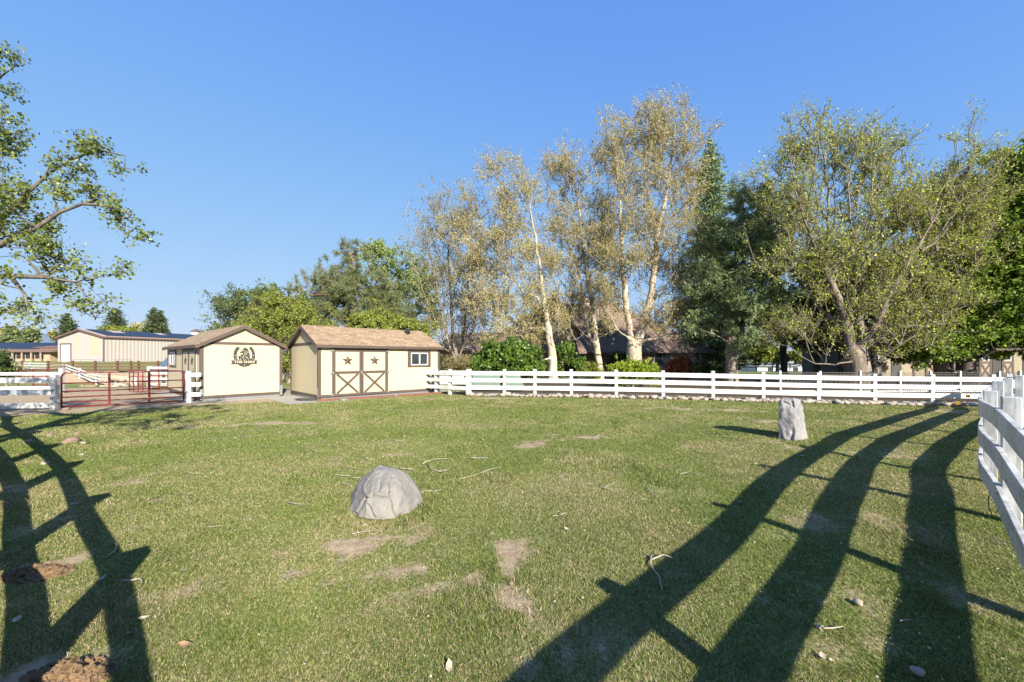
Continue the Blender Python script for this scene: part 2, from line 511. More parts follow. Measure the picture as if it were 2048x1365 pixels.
def ground_h(x, y):
    x = np.asarray(x, dtype=float); y = np.asarray(y, dtype=float)
    left = 1 - smooth(-22, -12, x + (y - 20) * 0.25)
    # paddock falls away behind the gate, then a bank climbs to the brown fence and the barn yard
    drop = -1.55 * smooth(22, 37, y) + 1.25 * smooth(50.0, 52.8, y)
    rise = 1.2 * smooth(64, 75, y)
    right = smooth(-5, 15, x) * (-2.6 * smooth(45, 105, y))
    far = smooth(200, 900, y) * 0.0
    h = left * (drop + rise) + right + far
    h = h - 0.14 * smooth(2, 16, x) * smooth(9.5, 14.5, y) * (1 - smooth(30, 60, y))
    near = 0.018 * (np.sin(x * 1.7 + 0.6 * np.sin(y * 1.3)) + np.sin(y * 1.9 + 1.1 * np.sin(x * 0.9))) * (1 - smooth(8, 12, np.hypot(x, y - 4)))
    return h + near

def gh(x, y):
    return float(ground_h(x, y))

def fbm(x, y, seed=0.0, octs=4, f=1.0):
    """cheap layered value noise on arrays"""
    out = np.zeros_like(x); amp = 1.0; tot = 0.0
    for o in range(octs):
        xi = np.floor(x * f + 17.3 * o + seed); yi = np.floor(y * f + 9.1 * o - seed)
        fx = x * f + 17.3 * o + seed - xi; fy = y * f + 9.1 * o - seed - yi
        def hsh(a, b):
            v = np.sin(a * 127.1 + b * 311.7 + seed * 13.7) * 43758.5453
            return v - np.floor(v)
        sx = fx * fx * (3 - 2 * fx); sy = fy * fy * (3 - 2 * fy)
        v = (hsh(xi, yi) * (1 - sx) + hsh(xi + 1, yi) * sx) * (1 - sy) + (hsh(xi, yi + 1) * (1 - sx) + hsh(xi + 1, yi + 1) * sx) * sy
        out += v * amp; tot += amp; amp *= 0.5; f *= 2
    return out / tot

# bare patches: photo pixel centre, half sizes in metres (across, away), rotation, strength
PATCH = [(690, 1092, .42, .20, .30, 1), (775, 1138, .36, .17, .28, 1), (860, 1178, .34, .14, .25, 1), (640, 1110, .25, .1, .3, .9), (1075, 889, .25, .2, .6, .9), (760, 1060, .3, .07, .2, .5), (1025, 1100, .13, .28, -.1, .9),
         (1000, 1195, .12, .14, .2, .8), (1060, 1320, .12, .16, 0, .7), (505, 850, .85, .22, .15, 1), (430, 862, .4, .12, .2, .7), (1405, 818, 1.3, .35, -.1, 1),
         (1070, 891, .32, .22, .5, .8), (1165, 875, .42, .15, .1, .9), (1125, 880, .3, .1, .2, .7), (950, 853, .5, .10, 0, .7), (1250, 850, .5, .10, 0, .5),
         (1480, 860, .4, .18, 0, .5), (1545, 843, .35, .12, 0, .9), (1640, 842, .35, .12, 0, .8), (815, 908, .22, .08, 0, .8), (780, 940, .35, .06, 0, .5),
         (285, 1000, .28, .10, .1, .8), (120, 1040, .22, .20, .3, .7), (30, 980, .4, .3, 0, .8), (75, 1145, .30, .20, .2, 1.0), (130, 1352, .22, .12, .2, 1.0),
         (1600, 1045, .35, .22, .3, .6), (1700, 1200, .25, .20, 0, .55), (1640, 1290, .25, .10, 0, .6), (1180, 1290, .3, .12, .4, .6), (380, 1180, .22, .12, .3, .6),
         (330, 1290, .14, .10, 0, .5), (560, 1010, .25, .08, 0, .4), (975, 797, 2.4, .28, 0, 1), (820, 800, .8, .2, 0, .4), (1800, 905, .8, .3, .5, .6), (1890, 845, .9, .5, .4, .6), (1915, 818, 1.2, .5, .3, .9)]
_pp = []
for (px, py, a, b, rot, s) in PATCH:
    g = G(px, py)
    _pp.append((g.x, g.y, a * 1.25, b * 1.35, rot, s * .95))
A2 = R(44.5); U2 = Vector((math.cos(A2), math.sin(A2), 0)); V2 = Vector((-math.sin(A2), math.cos(A2), 0)); C2 = Vector((-7.45, 15.4, 0))
A1 = R(49); U1 = Vector((math.cos(A1), math.sin(A1), 0)); V1 = Vector((-math.sin(A1), math.cos(A1), 0)); C1 = Vector((-11.74, 15.08, 0))

def rect_mask(x, y, O, U, V, u0, u1, v0, v1, soft=0.3):
    lu = (x - O.x) * U.x + (y - O.y) * U.y
    lv = (x - O.x) * V.x + (y - O.y) * V.y
    d = np.maximum(np.maximum(u0 - lu, lu - u1), np.maximum(v0 - lv, lv - v1))
    return 1 - smooth(-soft, soft, d)

def masks(x, y):
    n = fbm(x, y, 3.0, 4, 2.2)
    n2 = fbm(x, y, 8.0, 3, 7.0)
    dirt = np.zeros_like(x)
    for (cx, cy, a, b, rot, s) in _pp:
        c, s_ = math.cos(rot), math.sin(rot)
        u = ((x - cx) * c + (y - cy) * s_) / a
        v = (-(x - cx) * s_ + (y - cy) * c) / b
        d = np.hypot(u, v)
        dirt = np.maximum(dirt, s * np.clip(1.15 - d * .9 - (n - .5) * 2.4 - (n2 - .5) * 2.2, 0, 1))
    # worn ground by the gate and everything left of the sheds beyond it
    line = y - (12.35 + 0.72 * (x + 14.4) + 0.6 * (n - .5))          # gate line
    gate = smooth(-1.7, -0.7, line + 0.9 * (n2 - .5)) * (1 - smooth(-8.9, -8.2, x + 0.0 * y))
    gate = np.where(x > -17.5, gate, smooth(12.4, 13.0, y + (n - .5)))
    gate = gate * (1 - smooth(21.0, 23.0, y))
    dirt = np.maximum(dirt, gate * 0.95)
    dirt = np.maximum(dirt, 0.40 * smooth(0.62, 0.74, n) + 0.30 * smooth(0.62, 0.74, n2))
    gravel = np.maximum(rect_mask(x, y, C2, U2, V2, -1.2, 6.4, -0.62, 4.2, .12), rect_mask(x, y, C1, U1, V1, -0.5, 3.6, -0.75, 7.0, .15))
    gravel = np.clip(gravel + (n2 - .5) * 0.3 * (gravel > 0.02) * (gravel < .98), 0, 1)
    return dirt, gravel, n

def mulch_shade_mask(x, y):  # mulch beds behind the rear fence, with tree shade painted into the ground
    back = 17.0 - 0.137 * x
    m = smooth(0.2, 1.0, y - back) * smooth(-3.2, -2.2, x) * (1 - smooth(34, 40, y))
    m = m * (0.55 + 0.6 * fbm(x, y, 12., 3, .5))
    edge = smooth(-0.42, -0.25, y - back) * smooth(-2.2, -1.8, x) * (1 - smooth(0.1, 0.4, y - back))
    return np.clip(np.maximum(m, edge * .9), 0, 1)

def axis(lo, hi, step, far_lo, far_hi, g=1.22):
    a = list(np.arange(lo, hi + 1e-6, step))
    s = step; x = hi
    up = []
    while x < far_hi:
        s *= g; x += s; up.append(x)
    s = step; x = lo; dn = []
    while x > far_lo:
        s *= g; x -= s; dn.append(x)
    return np.array(dn[::-1] + a + up)
gx = axis(-19, 19, 0.10, -7000, 7000, 1.16)
gy = axis(-1, 24, 0.10, -60, 6500, 1.07)
X, Y = np.meshgrid(gx, gy)
Z = ground_h(X, Y)
xx, yy = X.ravel(), Y.ravel()
dirt_a, gravel_a, _n = masks(xx, yy)
far_dirt = (smooth(36, 38, yy) * (1 - smooth(41, 42, yy)) * .8 + smooth(49, 50.5, yy) * (1 - smooth(52.5, 53.5, yy))) * (xx < -15)
dirt_a = np.maximum(dirt_a, far_dirt)
nx, ny = len(gx), len(gy)
idx = np.arange(nx * ny).reshape(ny, nx)
quads = np.stack([idx[:-1, :-1].ravel(), idx[:-1, 1:].ravel(), idx[1:, 1:].ravel(), idx[1:, :-1].ravel()], 1)

def ground_mat():
    m, nt, b, o = newmat('lawn_and_soil')
    v = coords(nt)
    big = noise_tex(nt, v, 0.35, 4, 0.6)
    mid = noise_tex(nt, v, 2.3, 6, 0.65)
    fine = noise_tex(nt, v, 38, 5, 0.75)
    turf = ramp(nt, fine, [(0.34, (0.050, 0.060, 0.016)), (0.5, (0.16, 0.20, 0.048)), (0.66, (0.36, 0.35, 0.14))])
    straw = ramp(nt, fine, [(0.30, (0.16, 0.13, 0.06)), (0.5, (0.30, 0.26, 0.12)), (0.7, (0.46, 0.40, 0.21))])
    f = math_n(nt, 'ADD', math_n(nt, 'MULTIPLY', big, 0.5), math_n(nt, 'MULTIPLY', mid, 0.6))
    f = ramp(nt, f, [(0.50, (0, 0, 0)), (0.68, (0.55,) * 3)])
    turf = mix(nt, f, turf, straw)
    soil = ramp(nt, noise_tex(nt, v, 9, 7, 0.7), [(0.3, (0.26, 0.19, 0.12)), (0.5, (0.40, 0.305, 0.195)), (0.72, (0.55, 0.44, 0.30))])
    grav = ramp(nt, noise_tex(nt, v, 30, 6, 0.8), [(0.3, (0.20, 0.19, 0.17)), (0.5, (0.40, 0.37, 0.33)), (0.7, (0.58, 0.54, 0.48))])
    d = attr(nt, 'dirt'); g = attr(nt, 'gravel')
    df = math_n(nt, 'ADD', d.outputs['Fac'], math_n(nt, 'MULTIPLY', math_n(nt, 'ADD', math_n(nt, 'SUBTRACT', fine, 0.5), math_n(nt, 'SUBTRACT', mid, 0.5)), 1.3))
    df = ramp(nt, df, [(0.35, (0, 0, 0)), (0.75, (1, 1, 1))])
    c = mix(nt, df, turf, soil)
    c = mix(nt, ramp(nt, g.outputs['Fac'], [(0.4, (0, 0, 0)), (0.6, (1, 1, 1))]), c, grav)
    mu = math_n(nt, 'ADD', attr(nt, 'mulch_shade').outputs['Fac'], math_n(nt, 'MULTIPLY', math_n(nt, 'SUBTRACT', mid, 0.5), 0.8))
    mulch_shade_c = ramp(nt, fine, [(0.3, (0.045, 0.032, 0.022)), (0.55, (0.12, 0.085, 0.055)), (0.72, (0.22, 0.17, 0.11))])  # bark mulch brown, darkened to carry the painted tree shade
    c = mix(nt, ramp(nt, mu, [(0.42, (0, 0, 0)), (0.60, (1, 1, 1))]), c, mulch_shade_c)
    nt.links.new(c, b.inputs['Base Color'])
    b.inputs['Roughness'].default_value = 0.95
    b.inputs['Specular IOR Level'].default_value = 0.15
    bump(nt, b, math_n(nt, 'ADD', fine, mid), 0.6, 0.03)
    return m
ground = np_mesh('ground', np.stack([xx, yy, Z.ravel()], 1), quads, ground_mat(), smooth=True)
tag(ground, kind='structure')
for nme, arr in (('dirt', dirt_a), ('gravel', gravel_a), ('mulch_shade', mulch_shade_mask(xx, yy))):
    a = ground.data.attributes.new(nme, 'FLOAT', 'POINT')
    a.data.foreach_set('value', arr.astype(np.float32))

# far mountains and a low wooded rise, beyond the flat valley floor
def mountains():
    n = 90
    xs = np.linspace(-7500, -2500, n); ys = np.linspace(3800, 5200, 24)
    XX, YY = np.meshgrid(xs, ys)
    ctr = np.sin(np.pi * (YY - 3800) / 1400)
    rid = 225 * np.exp(-((XX + 5290) / 420) ** 2) + 170 * np.exp(-((XX + 6100) / 500) ** 2) + 95 * np.exp(-((XX + 4500) / 900) ** 2)
    ZZ = (rid * (0.8 + 0.4 * fbm(XX, YY, 2., 4, 0.003)) ) * ctr - 4
    idx_ = np.arange(XX.size).reshape(XX.shape)
    q = np.stack([idx_[:-1, :-1].ravel(), idx_[:-1, 1:].ravel(), idx_[1:, 1:].ravel(), idx_[1:, :-1].ravel()], 1)
    m = simple('hazed_scrub_mountain', (0.15, 0.20, 0.27), (0.12, 0.165, 0.23), 0.002, rough=1.0, bmp=0)  # scrub slopes with distance haze put into the blue-grey base colour
    tag(np_mesh('mountains', np.stack([XX.ravel(), YY.ravel(), ZZ.ravel()], 1), q, m, smooth=True), kind='structure')
mountains()

# ---------------------------------------------------------------- grass blades
def grass():
    N0 = 1650000
    # sample depth so that density falls with distance; x across a cone somewhat wider than the view
    z = 1.2 * (19.0 / 1.2) ** rng.random(N0) ** 0.92
    x = (rng.random(N0) * 2 - 1) * (z * 1.45 + 0.8)
    dirt, gravel, n = masks(x, z)
    keep = rng.random(N0) > np.clip(dirt * 1.25, 0, .985)
    keep &= gravel < 0.35
    bk = 17.0 - 0.137 * x          # the stone edging under the rear fence
    keep &= z < bk
    keep &= z < 12.8 + 0.72 * (x + 14.4) + 0 * x
    lo = (x + 13.5) > (-1) * 1e9
    keep &= lo
    x, z, n, dirt = x[keep], z[keep], n[keep], dirt[keep]
    N = len(x)
    near = np.clip(z / 2.4, 1, 7)
    long_ = fbm(x, z, 21.0, 3, 1.1)
    edge = smooth(0.62, 0.8, long_)
    hgt = (0.009 + 0.013 * rng.random(N) ** 1.5) * (1 + 0.9 * edge) * (0.88 + 0.12 * near)
    ring = np.abs(np.hypot((x + 1.34) / .40, (z - 4.30) / .42) - 1.05) < .22
    ring |= np.abs(np.hypot((x - 5.70) / .36, (z - 8.15) / .42) - 1.05) < .2
    hgt[ring] *= 1.9
    tall = rng.random(N) < 0.012
    hgt[tall] *= 2.0
    wid = (0.0020 + 0.0022 * rng.random(N)) * near ** 0.82
    ang = rng.random(N) * 2 * pi
    lean = (0.3 + 1.3 * rng.random(N)) * hgt
    wdir = fbm(x, z, 5.0, 2, 1.5) * 4
    lx = np.cos(ang) * lean + np.cos(wdir) * 0.35 * hgt; ly = np.sin(ang) * lean + np.sin(wdir) * 0.35 * hgt
    a2 = rng.random(N) * 2 * pi
    wx = np.cos(a2) * wid / 2; wy = np.sin(a2) * wid / 2
    gz = ground_h(x, z) - 0.002
    p = np.zeros((N, 5, 3), dtype=np.float32)
    p[:, 0] = np.stack([x - wx, z - wy, gz], 1)
    p[:, 1] = np.stack([x + wx, z + wy, gz], 1)
    p[:, 2] = np.stack([x + wx * .8 + lx * .35, z + wy * .8 + ly * .35, gz + hgt * .62], 1)
    p[:, 3] = np.stack([x - wx * .8 + lx * .35, z - wy * .8 + ly * .35, gz + hgt * .62], 1)
    p[:, 4] = np.stack([x + lx, z + ly, gz + hgt], 1)
    bi = np.arange(N) * 5
    q = np.stack([bi, bi + 1, bi + 2, bi + 3], 1)
    t = np.stack([bi + 3, bi + 2, bi + 4], 1)
    dry = fbm(x, z, 31.0, 3, 0.8)
    dryp = np.clip(0.12 + 0.12 * (1 - smooth(3, 7, z)) + 1.3 * (dry - 0.45) + 0.5 * dirt + 0.35 * (n - .5), 0.06, 0.7)
    isdry = rng.random(N) < dryp
    v = np.where(isdry, 0.62 + 0.38 * rng.random(N), 0.5 * rng.random(N) + 0.10 * (fbm(x, z, 40., 2, 3.) - .5))
    v = np.clip(v, 0, 1)
    m = leafmat('grass_blades', [(0, (0.055, 0.08, 0.015)), (0.25, (0.15, 0.20, 0.038)), (0.52, (0.34, 0.40, 0.095)), (0.62, (0.26, 0.20, 0.09)), (1, (0.60, 0.50, 0.30))], 0.3, 0.5)
    o = np_mesh('grass', p.reshape(-1, 3), q, m, var=np.concatenate([v, v]), tris=t)
    tag(o, kind='stuff')
grass()

def litter():
    """crumbs of dead leaf, straw and chaff lying in the turf: far too many to count"""
    N = 9000
    z = 1.3 * (13.0 / 1.3) ** rng.random(N)
    x = (rng.random(N) * 2 - 1) * (z * 1.4 + 0.8)
    n = fbm(x, z, 55., 3, 1.2)
    k = (rng.random(N) < smooth(.38, .62, n) + .12) & (z < 12.3 + 0.72 * (x + 14.4)) & (z < 16.4 - .137 * x)
    x, z = x[k], z[k]; N = len(x)
    L = (0.004 + 0.010 * rng.random(N) ** 2.2) * np.clip(z / 4, .8, 2); W = L * (0.25 + 0.5 * rng.random(N))
    a = rng.random(N) * 2 * pi
    u = np.stack([np.cos(a), np.sin(a), rng.normal(size=N) * .3], 1); v = np.stack([-np.sin(a), np.cos(a), rng.normal(size=N) * .4], 1)
    c = np.stack([x, z, ground_h(x, z) + 0.010 + 0.008 * rng.random(N)], 1)
    V = np.stack([c - u * L[:, None], c + v * W[:, None], c + u * L[:, None], c - v * W[:, None] + np.array([0, 0, .002])], 1)
    m = leafmat('dry_litter', [(0, (0.20, 0.11, 0.05)), (0.35, (0.34, 0.22, 0.12)), (0.6, (0.48, 0.40, 0.28)), (1, (0.62, 0.56, 0.44))], 0.1)
    tag(np_mesh('leaf_litter', V.reshape(-1, 3), (np.arange(N) * 4)[:, None] + np.arange(4)[None, :], m, var=rng.random(N)), kind='stuff')
litter()

# ---------------------------------------------------------------- trees
def prisms(P0, P1, R0, R1, k):
    d = P1 - P0
    L = np.linalg.norm(d, axis=1, keepdims=True); L[L < 1e-6] = 1e-6
    d = d / L
    ref = np.where(np.abs(d[:, 2:3]) > 0.9, np.array([[1.0, 0, 0]]), np.array([[0, 0, 1.0]]))
    n = np.cross(d, ref); n /= np.linalg.norm(n, axis=1, keepdims=True)
    b = np.cross(d, n)
    a = np.arange(k) * 2 * pi / k
    ring = n[:, None, :] * np.cos(a)[None, :, None] + b[:, None, :] * np.sin(a)[None, :, None]
    V0 = P0[:, None, :] + ring * R0[:, None, None]
    V1 = P1[:, None, :] + ring * R1[:, None, None]
    V = np.concatenate([V0, V1], 1)
    N = len(P0)
    base = (np.arange(N) * 2 * k)[:, None]
    j = np.arange(k); q = (j + 1) % k
    Fq = np.stack([base + j, base + q, base + k + q, base + k + j], 2).reshape(-1, 4)
    return V.reshape(-1, 3), Fq

def unit(v):
    return v / np.maximum(np.linalg.norm(v, axis=-1, keepdims=True), 1e-9)

def leaves(c, d, l, w):
    """diamond leaves: centres c, long axis d, half length l, half width w"""
    N = len(c)
    r = unit(rng.normal(size=(N, 3)))
    s = unit(np.cross(d, r))
    V = np.stack([c - d * l[:, None], c + s * w[:, None] - d * (l * .1)[:, None], c + d * l[:, None], c - s * w[:, None] - d * (l * .1)[:, None]], 1)
    b = (np.arange(N) * 4)[:, None]
    return V.reshape(-1, 3), b + np.arange(4)[None, :]

def tree(name, label, base, ztree, stems, ells, ntgt, bark_m, leaf_m, leaf=0.06, per=28, rbase=0.3, spray=0.5, twig_m=None, cat='tree', group=None,
         depth_k=0.9, lift=0.35, rtip=0.008, twigs=3, needles=False, aspect=0.5, seed=1, sparse_top=False, droop=0.0, trunk_name='trunk', hollow=0.0, limb_k=0.72, up=0.25, scat=0.16, clump=0.5):
    """stems: list of (attach index or None, [(px,py,dz)...]) pixel polylines at depth ztree; ells: (px,py,rx,ry) crown masses"""
    global rng
    rng = np.random.default_rng(seed)
    s = ztree / F
    gp = Vector(base)
    nodes = [np.array(gp)]; par = [-1]
    stem_end = []
    for st in stems:
        pts = [np.array(P(q[0], q[1], ztree + (q[2] if len(q) > 2 else 0))) for q in st[1]]
        if st[0] is None:
            cur = 0
        else:
            arr = np.array(nodes); cur = int(np.argmin(np.linalg.norm(arr - pts[0], axis=1)))
        chain = [nodes[cur]] + pts if st[0] is None else pts
        pos = nodes[cur]
        for p in chain[1:]:
            L = np.linalg.norm(p - pos)
            k = max(1, int(L / 0.5))
            p0 = pos.copy()
            for i in range(k):
                t = (i + 1) / k
                q = p0 + (p - p0) * t + rng.normal(size=3) * 0.03 * (t < 1)
                nodes.append(q); par.append(cur); cur = len(nodes) - 1
            pos = p
    nstem = len(nodes)
    # crown targets
    area = np.array([e[2] * e[3] for e in ells], float)
    cnt = np.maximum(3, (ntgt * area / area.sum())).astype(int)
    tg = []
    for e, n in zip(ells, cnt):
        nc = max(2, n // 7)
        u = unit(rng.normal(size=(nc, 3)))
        rad = (hollow + (1 - hollow) * rng.random(nc)) ** (1 / 2.2)
        c = np.array(P(e[0], e[1], ztree + (e[4] if len(e) > 4 else 0)))
        cen = c + u * rad[:, None] * np.array([e[2] * s, e[2] * s * depth_k, e[3] * s])
        sp = min(clump, 0.35 * min(e[2], e[3]) * s)
        tg.append(cen[rng.integers(0, nc, n)] + rng.normal(size=(n, 3)) * sp)
    tg = np.concatenate(tg)
    tg = tg[tg[:, 2] > gp.z + 0.15]
    arr0 = np.array(nodes)
    dmin = np.array([np.min(np.linalg.norm(arr0 - t, axis=1)) for t in tg])
    tg = tg[np.argsort(dmin)]
    cap = nstem + len(tg) * 14 + 10
    PA = np.zeros((cap, 3)); PA[:nstem] = arr0
    PL = np.zeros(cap)
    PR = np.full(cap, -1, int); PR[:nstem] = par
    for i in range(1, nstem): PL[i] = PL[PR[i]] + np.linalg.norm(PA[i] - PA[PR[i]])
    n = nstem
    tips = []
    for t in tg:
        d = PA[:n] - t
        dist = np.sqrt((d * d).sum(1))
        horiz = np.hypot(d[:, 0], d[:, 1])
        pen = np.maximum(0, d[:, 2] + lift * horiz)
        cost = dist + 0.22 * PL[:n] * (0.35) + 1.3 * pen
        cost[0] += 50
        a = int(np.argmin(cost))
        L = dist[a]
        k = min(13, max(2, int(L / 0.55)))
        p0 = PA[a].copy()
        sag = np.array([0, 0, 1.0]) * L * (0.10 if not needles else -0.04) * (1 if droop == 0 else -droop)
        cur = a
        off = unit(rng.normal(size=3)) * L * 0.07
        for i in range(k):
            u = (i + 1) / k
            q = p0 + (t - p0) * u - sag * math.sin(u * pi) * 0.9 + off * math.sin(u * pi)
            if i < k - 1: q = q + rng.normal(size=3) * 0.035 * min(1.0, L)
            PA[n] = q; PR[n] = cur; PL[n] = PL[cur] + L / k
            cur = n; n += 1
        tips.append(cur)
    PA, PR = PA[:n], PR[:n]
    count = np.zeros(n)
    for t in tips: count[t] += 1
    for i in range(n - 1, 0, -1): count[PR[i]] += count[i]
    tot = max(count[0], 1)
    rad = rtip + (rbase - rtip) * (count / tot) ** limb_k
    child = np.arange(1, n); pr = PR[1:]
    r1 = rad[child]; r0 = np.minimum(rad[pr], r1 * 1.35 + 0.004)
    r0 = np.where(child < nstem, rad[pr], r0)
    # root flare
    hgt = PA[:, 2] - gp.z
    flare = 1 + 0.45 * np.exp(-np.maximum(hgt, 0) / 0.35)
    r1 = r1 * np.where(child < nstem, flare[child], 1); r0 = r0 * np.where(child < nstem, flare[pr], 1)
    big = (r1 > max(0.03, rbase * 0.16)) | ((child < nstem) & (r1 > 0.02))
    root = empty(name, gp, 0, label, cat, group)
    o3 = np.array(gp)
    V, Q = prisms(PA[pr[big]] - o3, PA[child[big]] - o3, r0[big], r1[big], 8)
    np_mesh(trunk_name, V, Q, bark_m, root, smooth=True)
    sm = ~big
    Vs, Qs, Ms, Vr = [], [], [], []
    off = 0
    def push(V, Q, mi, var):
        nonlocal off
        Vs.append(V); Qs.append(Q + off); Ms.append(np.full(len(Q), mi)); Vr.append(var); off += len(V)
    if sm.any():
        V, Q = prisms(PA[pr[sm]] - o3, PA[child[sm]] - o3, r0[sm], r1[sm], 4)
        push(V, Q, 0, np.zeros(len(Q)))
    # sprays at tips and along thin branches
    tips = np.array(tips)
    thin = child[(rad[child] < rtip * 5) & (count[child] < 8)]
    src = np.concatenate([tips, thin[rng.random(len(thin)) < 0.28]])
    TP = PA[src]; TD = unit(PA[src] - PA[PR[src]])
    K = twigs
    TPk = np.repeat(TP, K, 0); TDk = np.repeat(TD, K, 0)
    dirs = unit(TDk * 0.8 + unit(rng.normal(size=(len(TPk), 3))) * 0.9 + np.array([0, 0, up]))
    Lk = spray * (0.5 + 0.8 * rng.random(len(TPk)))
    E = TPk + dirs * Lk[:, None]
    if rtip > 0:
        V, Q = prisms(TPk - o3, E - o3, np.full(len(E), rtip * 0.55), np.full(len(E), rtip * 0.25), 3)
        push(V, Q, 0, np.zeros(len(Q)))
    # leaves
    nl = max(1, int(per / K))
    u = rng.random((len(E), nl)) ** 0.8
    c = TPk[:, None, :] + dirs[:, None, :] * (Lk[:, None] * u)[:, :, None] + rng.normal(size=(len(E), nl, 3)) * spray * scat
    cl = rng.random(len(TP)); cl = np.repeat(cl, K)
    var = np.clip(0.5 * cl[:, None] + 0.5 * rng.random((len(E), nl)) + 0.1 * rng.normal(size=(len(E), nl)), 0, 1).ravel()
    c = c.reshape(-1, 3)
    if needles:
        d = unit(np.repeat(dirs, nl, 0) * 0.7 + rng.normal(size=(len(c), 3)) * 0.75)
    else:
        d = unit(rng.normal(size=(len(c), 3)) + np.array([0, 0, -0.3]))
    sz = leaf * (0.6 + 0.8 * rng.random(len(c)))
    V, Q = leaves(c - o3, d, sz, sz * aspect)
    push(V, Q, 1, var)
    np_mesh('crown' if cat == 'tree' else 'foliage', np.concatenate(Vs), np.concatenate(Qs), [twig_m or bark_m, leaf_m], root, mat_idx=np.concatenate(Ms), var=np.concatenate(Vr))
    return root

def gbase(px, z):
    x = (px - CX) / F * z
    return (x, z, gh(x, z) - 0.05)

TG = 'trees behind the back fence'
# three pale barked sycamores
tree('sycamore_tree', 'leaning white barked sycamore with gold buds and an arched low limb, left of three', gbase(1106, 28), 28,
     [(None, [(1105, 715), (1097, 660), (1088, 610), (1082, 550), (1073, 490), (1064, 440), (1057, 390), (1048, 330)]),
      (0, [(1082, 550, 0), (1095, 480, 1), (1095, 420, 1.5)]),
      (0, [(1100, 722, -.2), (1088, 720, -.8), (1076, 726, -1.2), (1060, 695, -1.5), (1040, 668, -2), (1015, 648, -2)]), (0, [(1090, 665, 0), (1050, 655, .8), (1000, 630, 1)])],
     [(1042, 395, 60, 85), (1012, 475, 78, 75), (1062, 540, 55, 75), (960, 545, 75, 80), (985, 625, 80, 55), (1080, 620, 55, 50), (925, 440, 40, 50), (985, 350, 28, 35), (1010, 670, 60, 25, -1.5), (985, 700, 50, 20, 1), (1060, 690, 45, 22, 1)],
     1250, B_syc, L_gold, leaf=0.055, per=24, rbase=0.30, spray=0.75, clump=0.38, twig_m=B_twig, lift=1.0, rtip=0.014, twigs=3, limb_k=0.84, up=0.4, scat=0.1, seed=101, group=TG)
tree('sycamore_tree', 'slim white barked sycamore with gold buds that forks low, middle of three', gbase(1200, 30), 30,
     [(None, [(1199, 730), (1193, 692), (1187, 640), (1183, 600), (1173, 540), (1166, 480), (1156, 400), (1140, 310)]),
      (0, [(1193, 692, 0), (1180, 677, -.4), (1172, 640, -.6), (1167, 595, -.8), (1158, 530, -1)]), (0, [(1173, 540, 0), (1192, 460, 1), (1188, 390, 1)])],
     [(1130, 335, 48, 62), (1162, 420, 62, 75), (1180, 520, 60, 75), (1165, 610, 62, 55), (1120, 480, 45, 70)],
     900, B_syc, L_gold, leaf=0.055, per=24, rbase=0.25, spray=0.75, clump=0.38, twig_m=B_twig, lift=1.1, rtip=0.014, twigs=3, limb_k=0.72, up=0.4, scat=0.1, seed=102, group=TG)
tree('sycamore_tree', 'largest sycamore with a thick tan trunk splitting into two tall stems above the lime shrub', gbase(1272, 28), 28,
     [(None, [(1270, 730), (1268, 705)]), (0, [(1268, 705, 0), (1262, 680), (1253, 620), (1246, 540), (1242, 450), (1236, 360), (1230, 280)]),
      (0, [(1268, 705, 0), (1282, 665), (1299, 612), (1308, 548), (1315, 470), (1338, 360), (1348, 280), (1352, 235)]), (0, [(1246, 540, 0), (1225, 470, 1), (1210, 390, 1)]),
      (0, [(1299, 612, 0), (1340, 560, -1), (1380, 500, -1)]), (0, [(1275, 690, 0), (1330, 675, -1), (1380, 650, -1.5)]), (0, [(1265, 690, 0), (1235, 660, -1), (1215, 620, -1)]), (0, [(1315, 470, 0), (1290, 370, 1), (1285, 290, 1)])],
     [(1225, 310, 48, 75), (1265, 400, 75, 85), (1335, 300, 70, 85), (1370, 400, 34, 62), (1305, 500, 100, 75), (1375, 560, 65, 75), (1330, 640, 85, 45), (1225, 610, 45, 55), (1290, 280, 50, 60), (1350, 240, 35, 30), (1215, 500, 45, 70)],
     2000, B_syc2, L_gold, leaf=0.055, per=24, rbase=0.54, spray=0.8, clump=0.38, twig_m=B_twig, lift=1.1, rtip=0.014, twigs=3, limb_k=0.85, up=0.4, scat=0.1, seed=103, group=TG)
tree('budding_tree', 'many stemmed brown tree with sparse buds just right of the sheds', gbase(916, 31), 31,
     [(None, [(915, 735)]), (0, [(915, 735, 0), (908, 690), (902, 620), (898, 540), (895, 460), (900, 395)]), (0, [(915, 735, 0), (925, 680, 1), (935, 600, 1), (940, 500, 1), (945, 420, 1)]),
      (0, [(915, 735, 0), (895, 680, -.5), (878, 600, -1), (862, 520, -1), (852, 450, -1)]), (0, [(920, 720, 0), (945, 660, -1), (960, 590, -1), (975, 520, -1)]), (0, [(908, 690, 0), (885, 650, .6), (860, 600, 1)])],
     [(902, 440, 45, 55), (855, 480, 38, 65), (948, 470, 45, 70), (905, 560, 75, 85), (890, 655, 55, 50), (950, 620, 50, 70)],
     900, B_grey, L_bud, leaf=0.05, per=20, rbase=0.30, spray=0.6, twig_m=B_twig, lift=1.6, rtip=0.011, twigs=4, seed=104, group=TG)
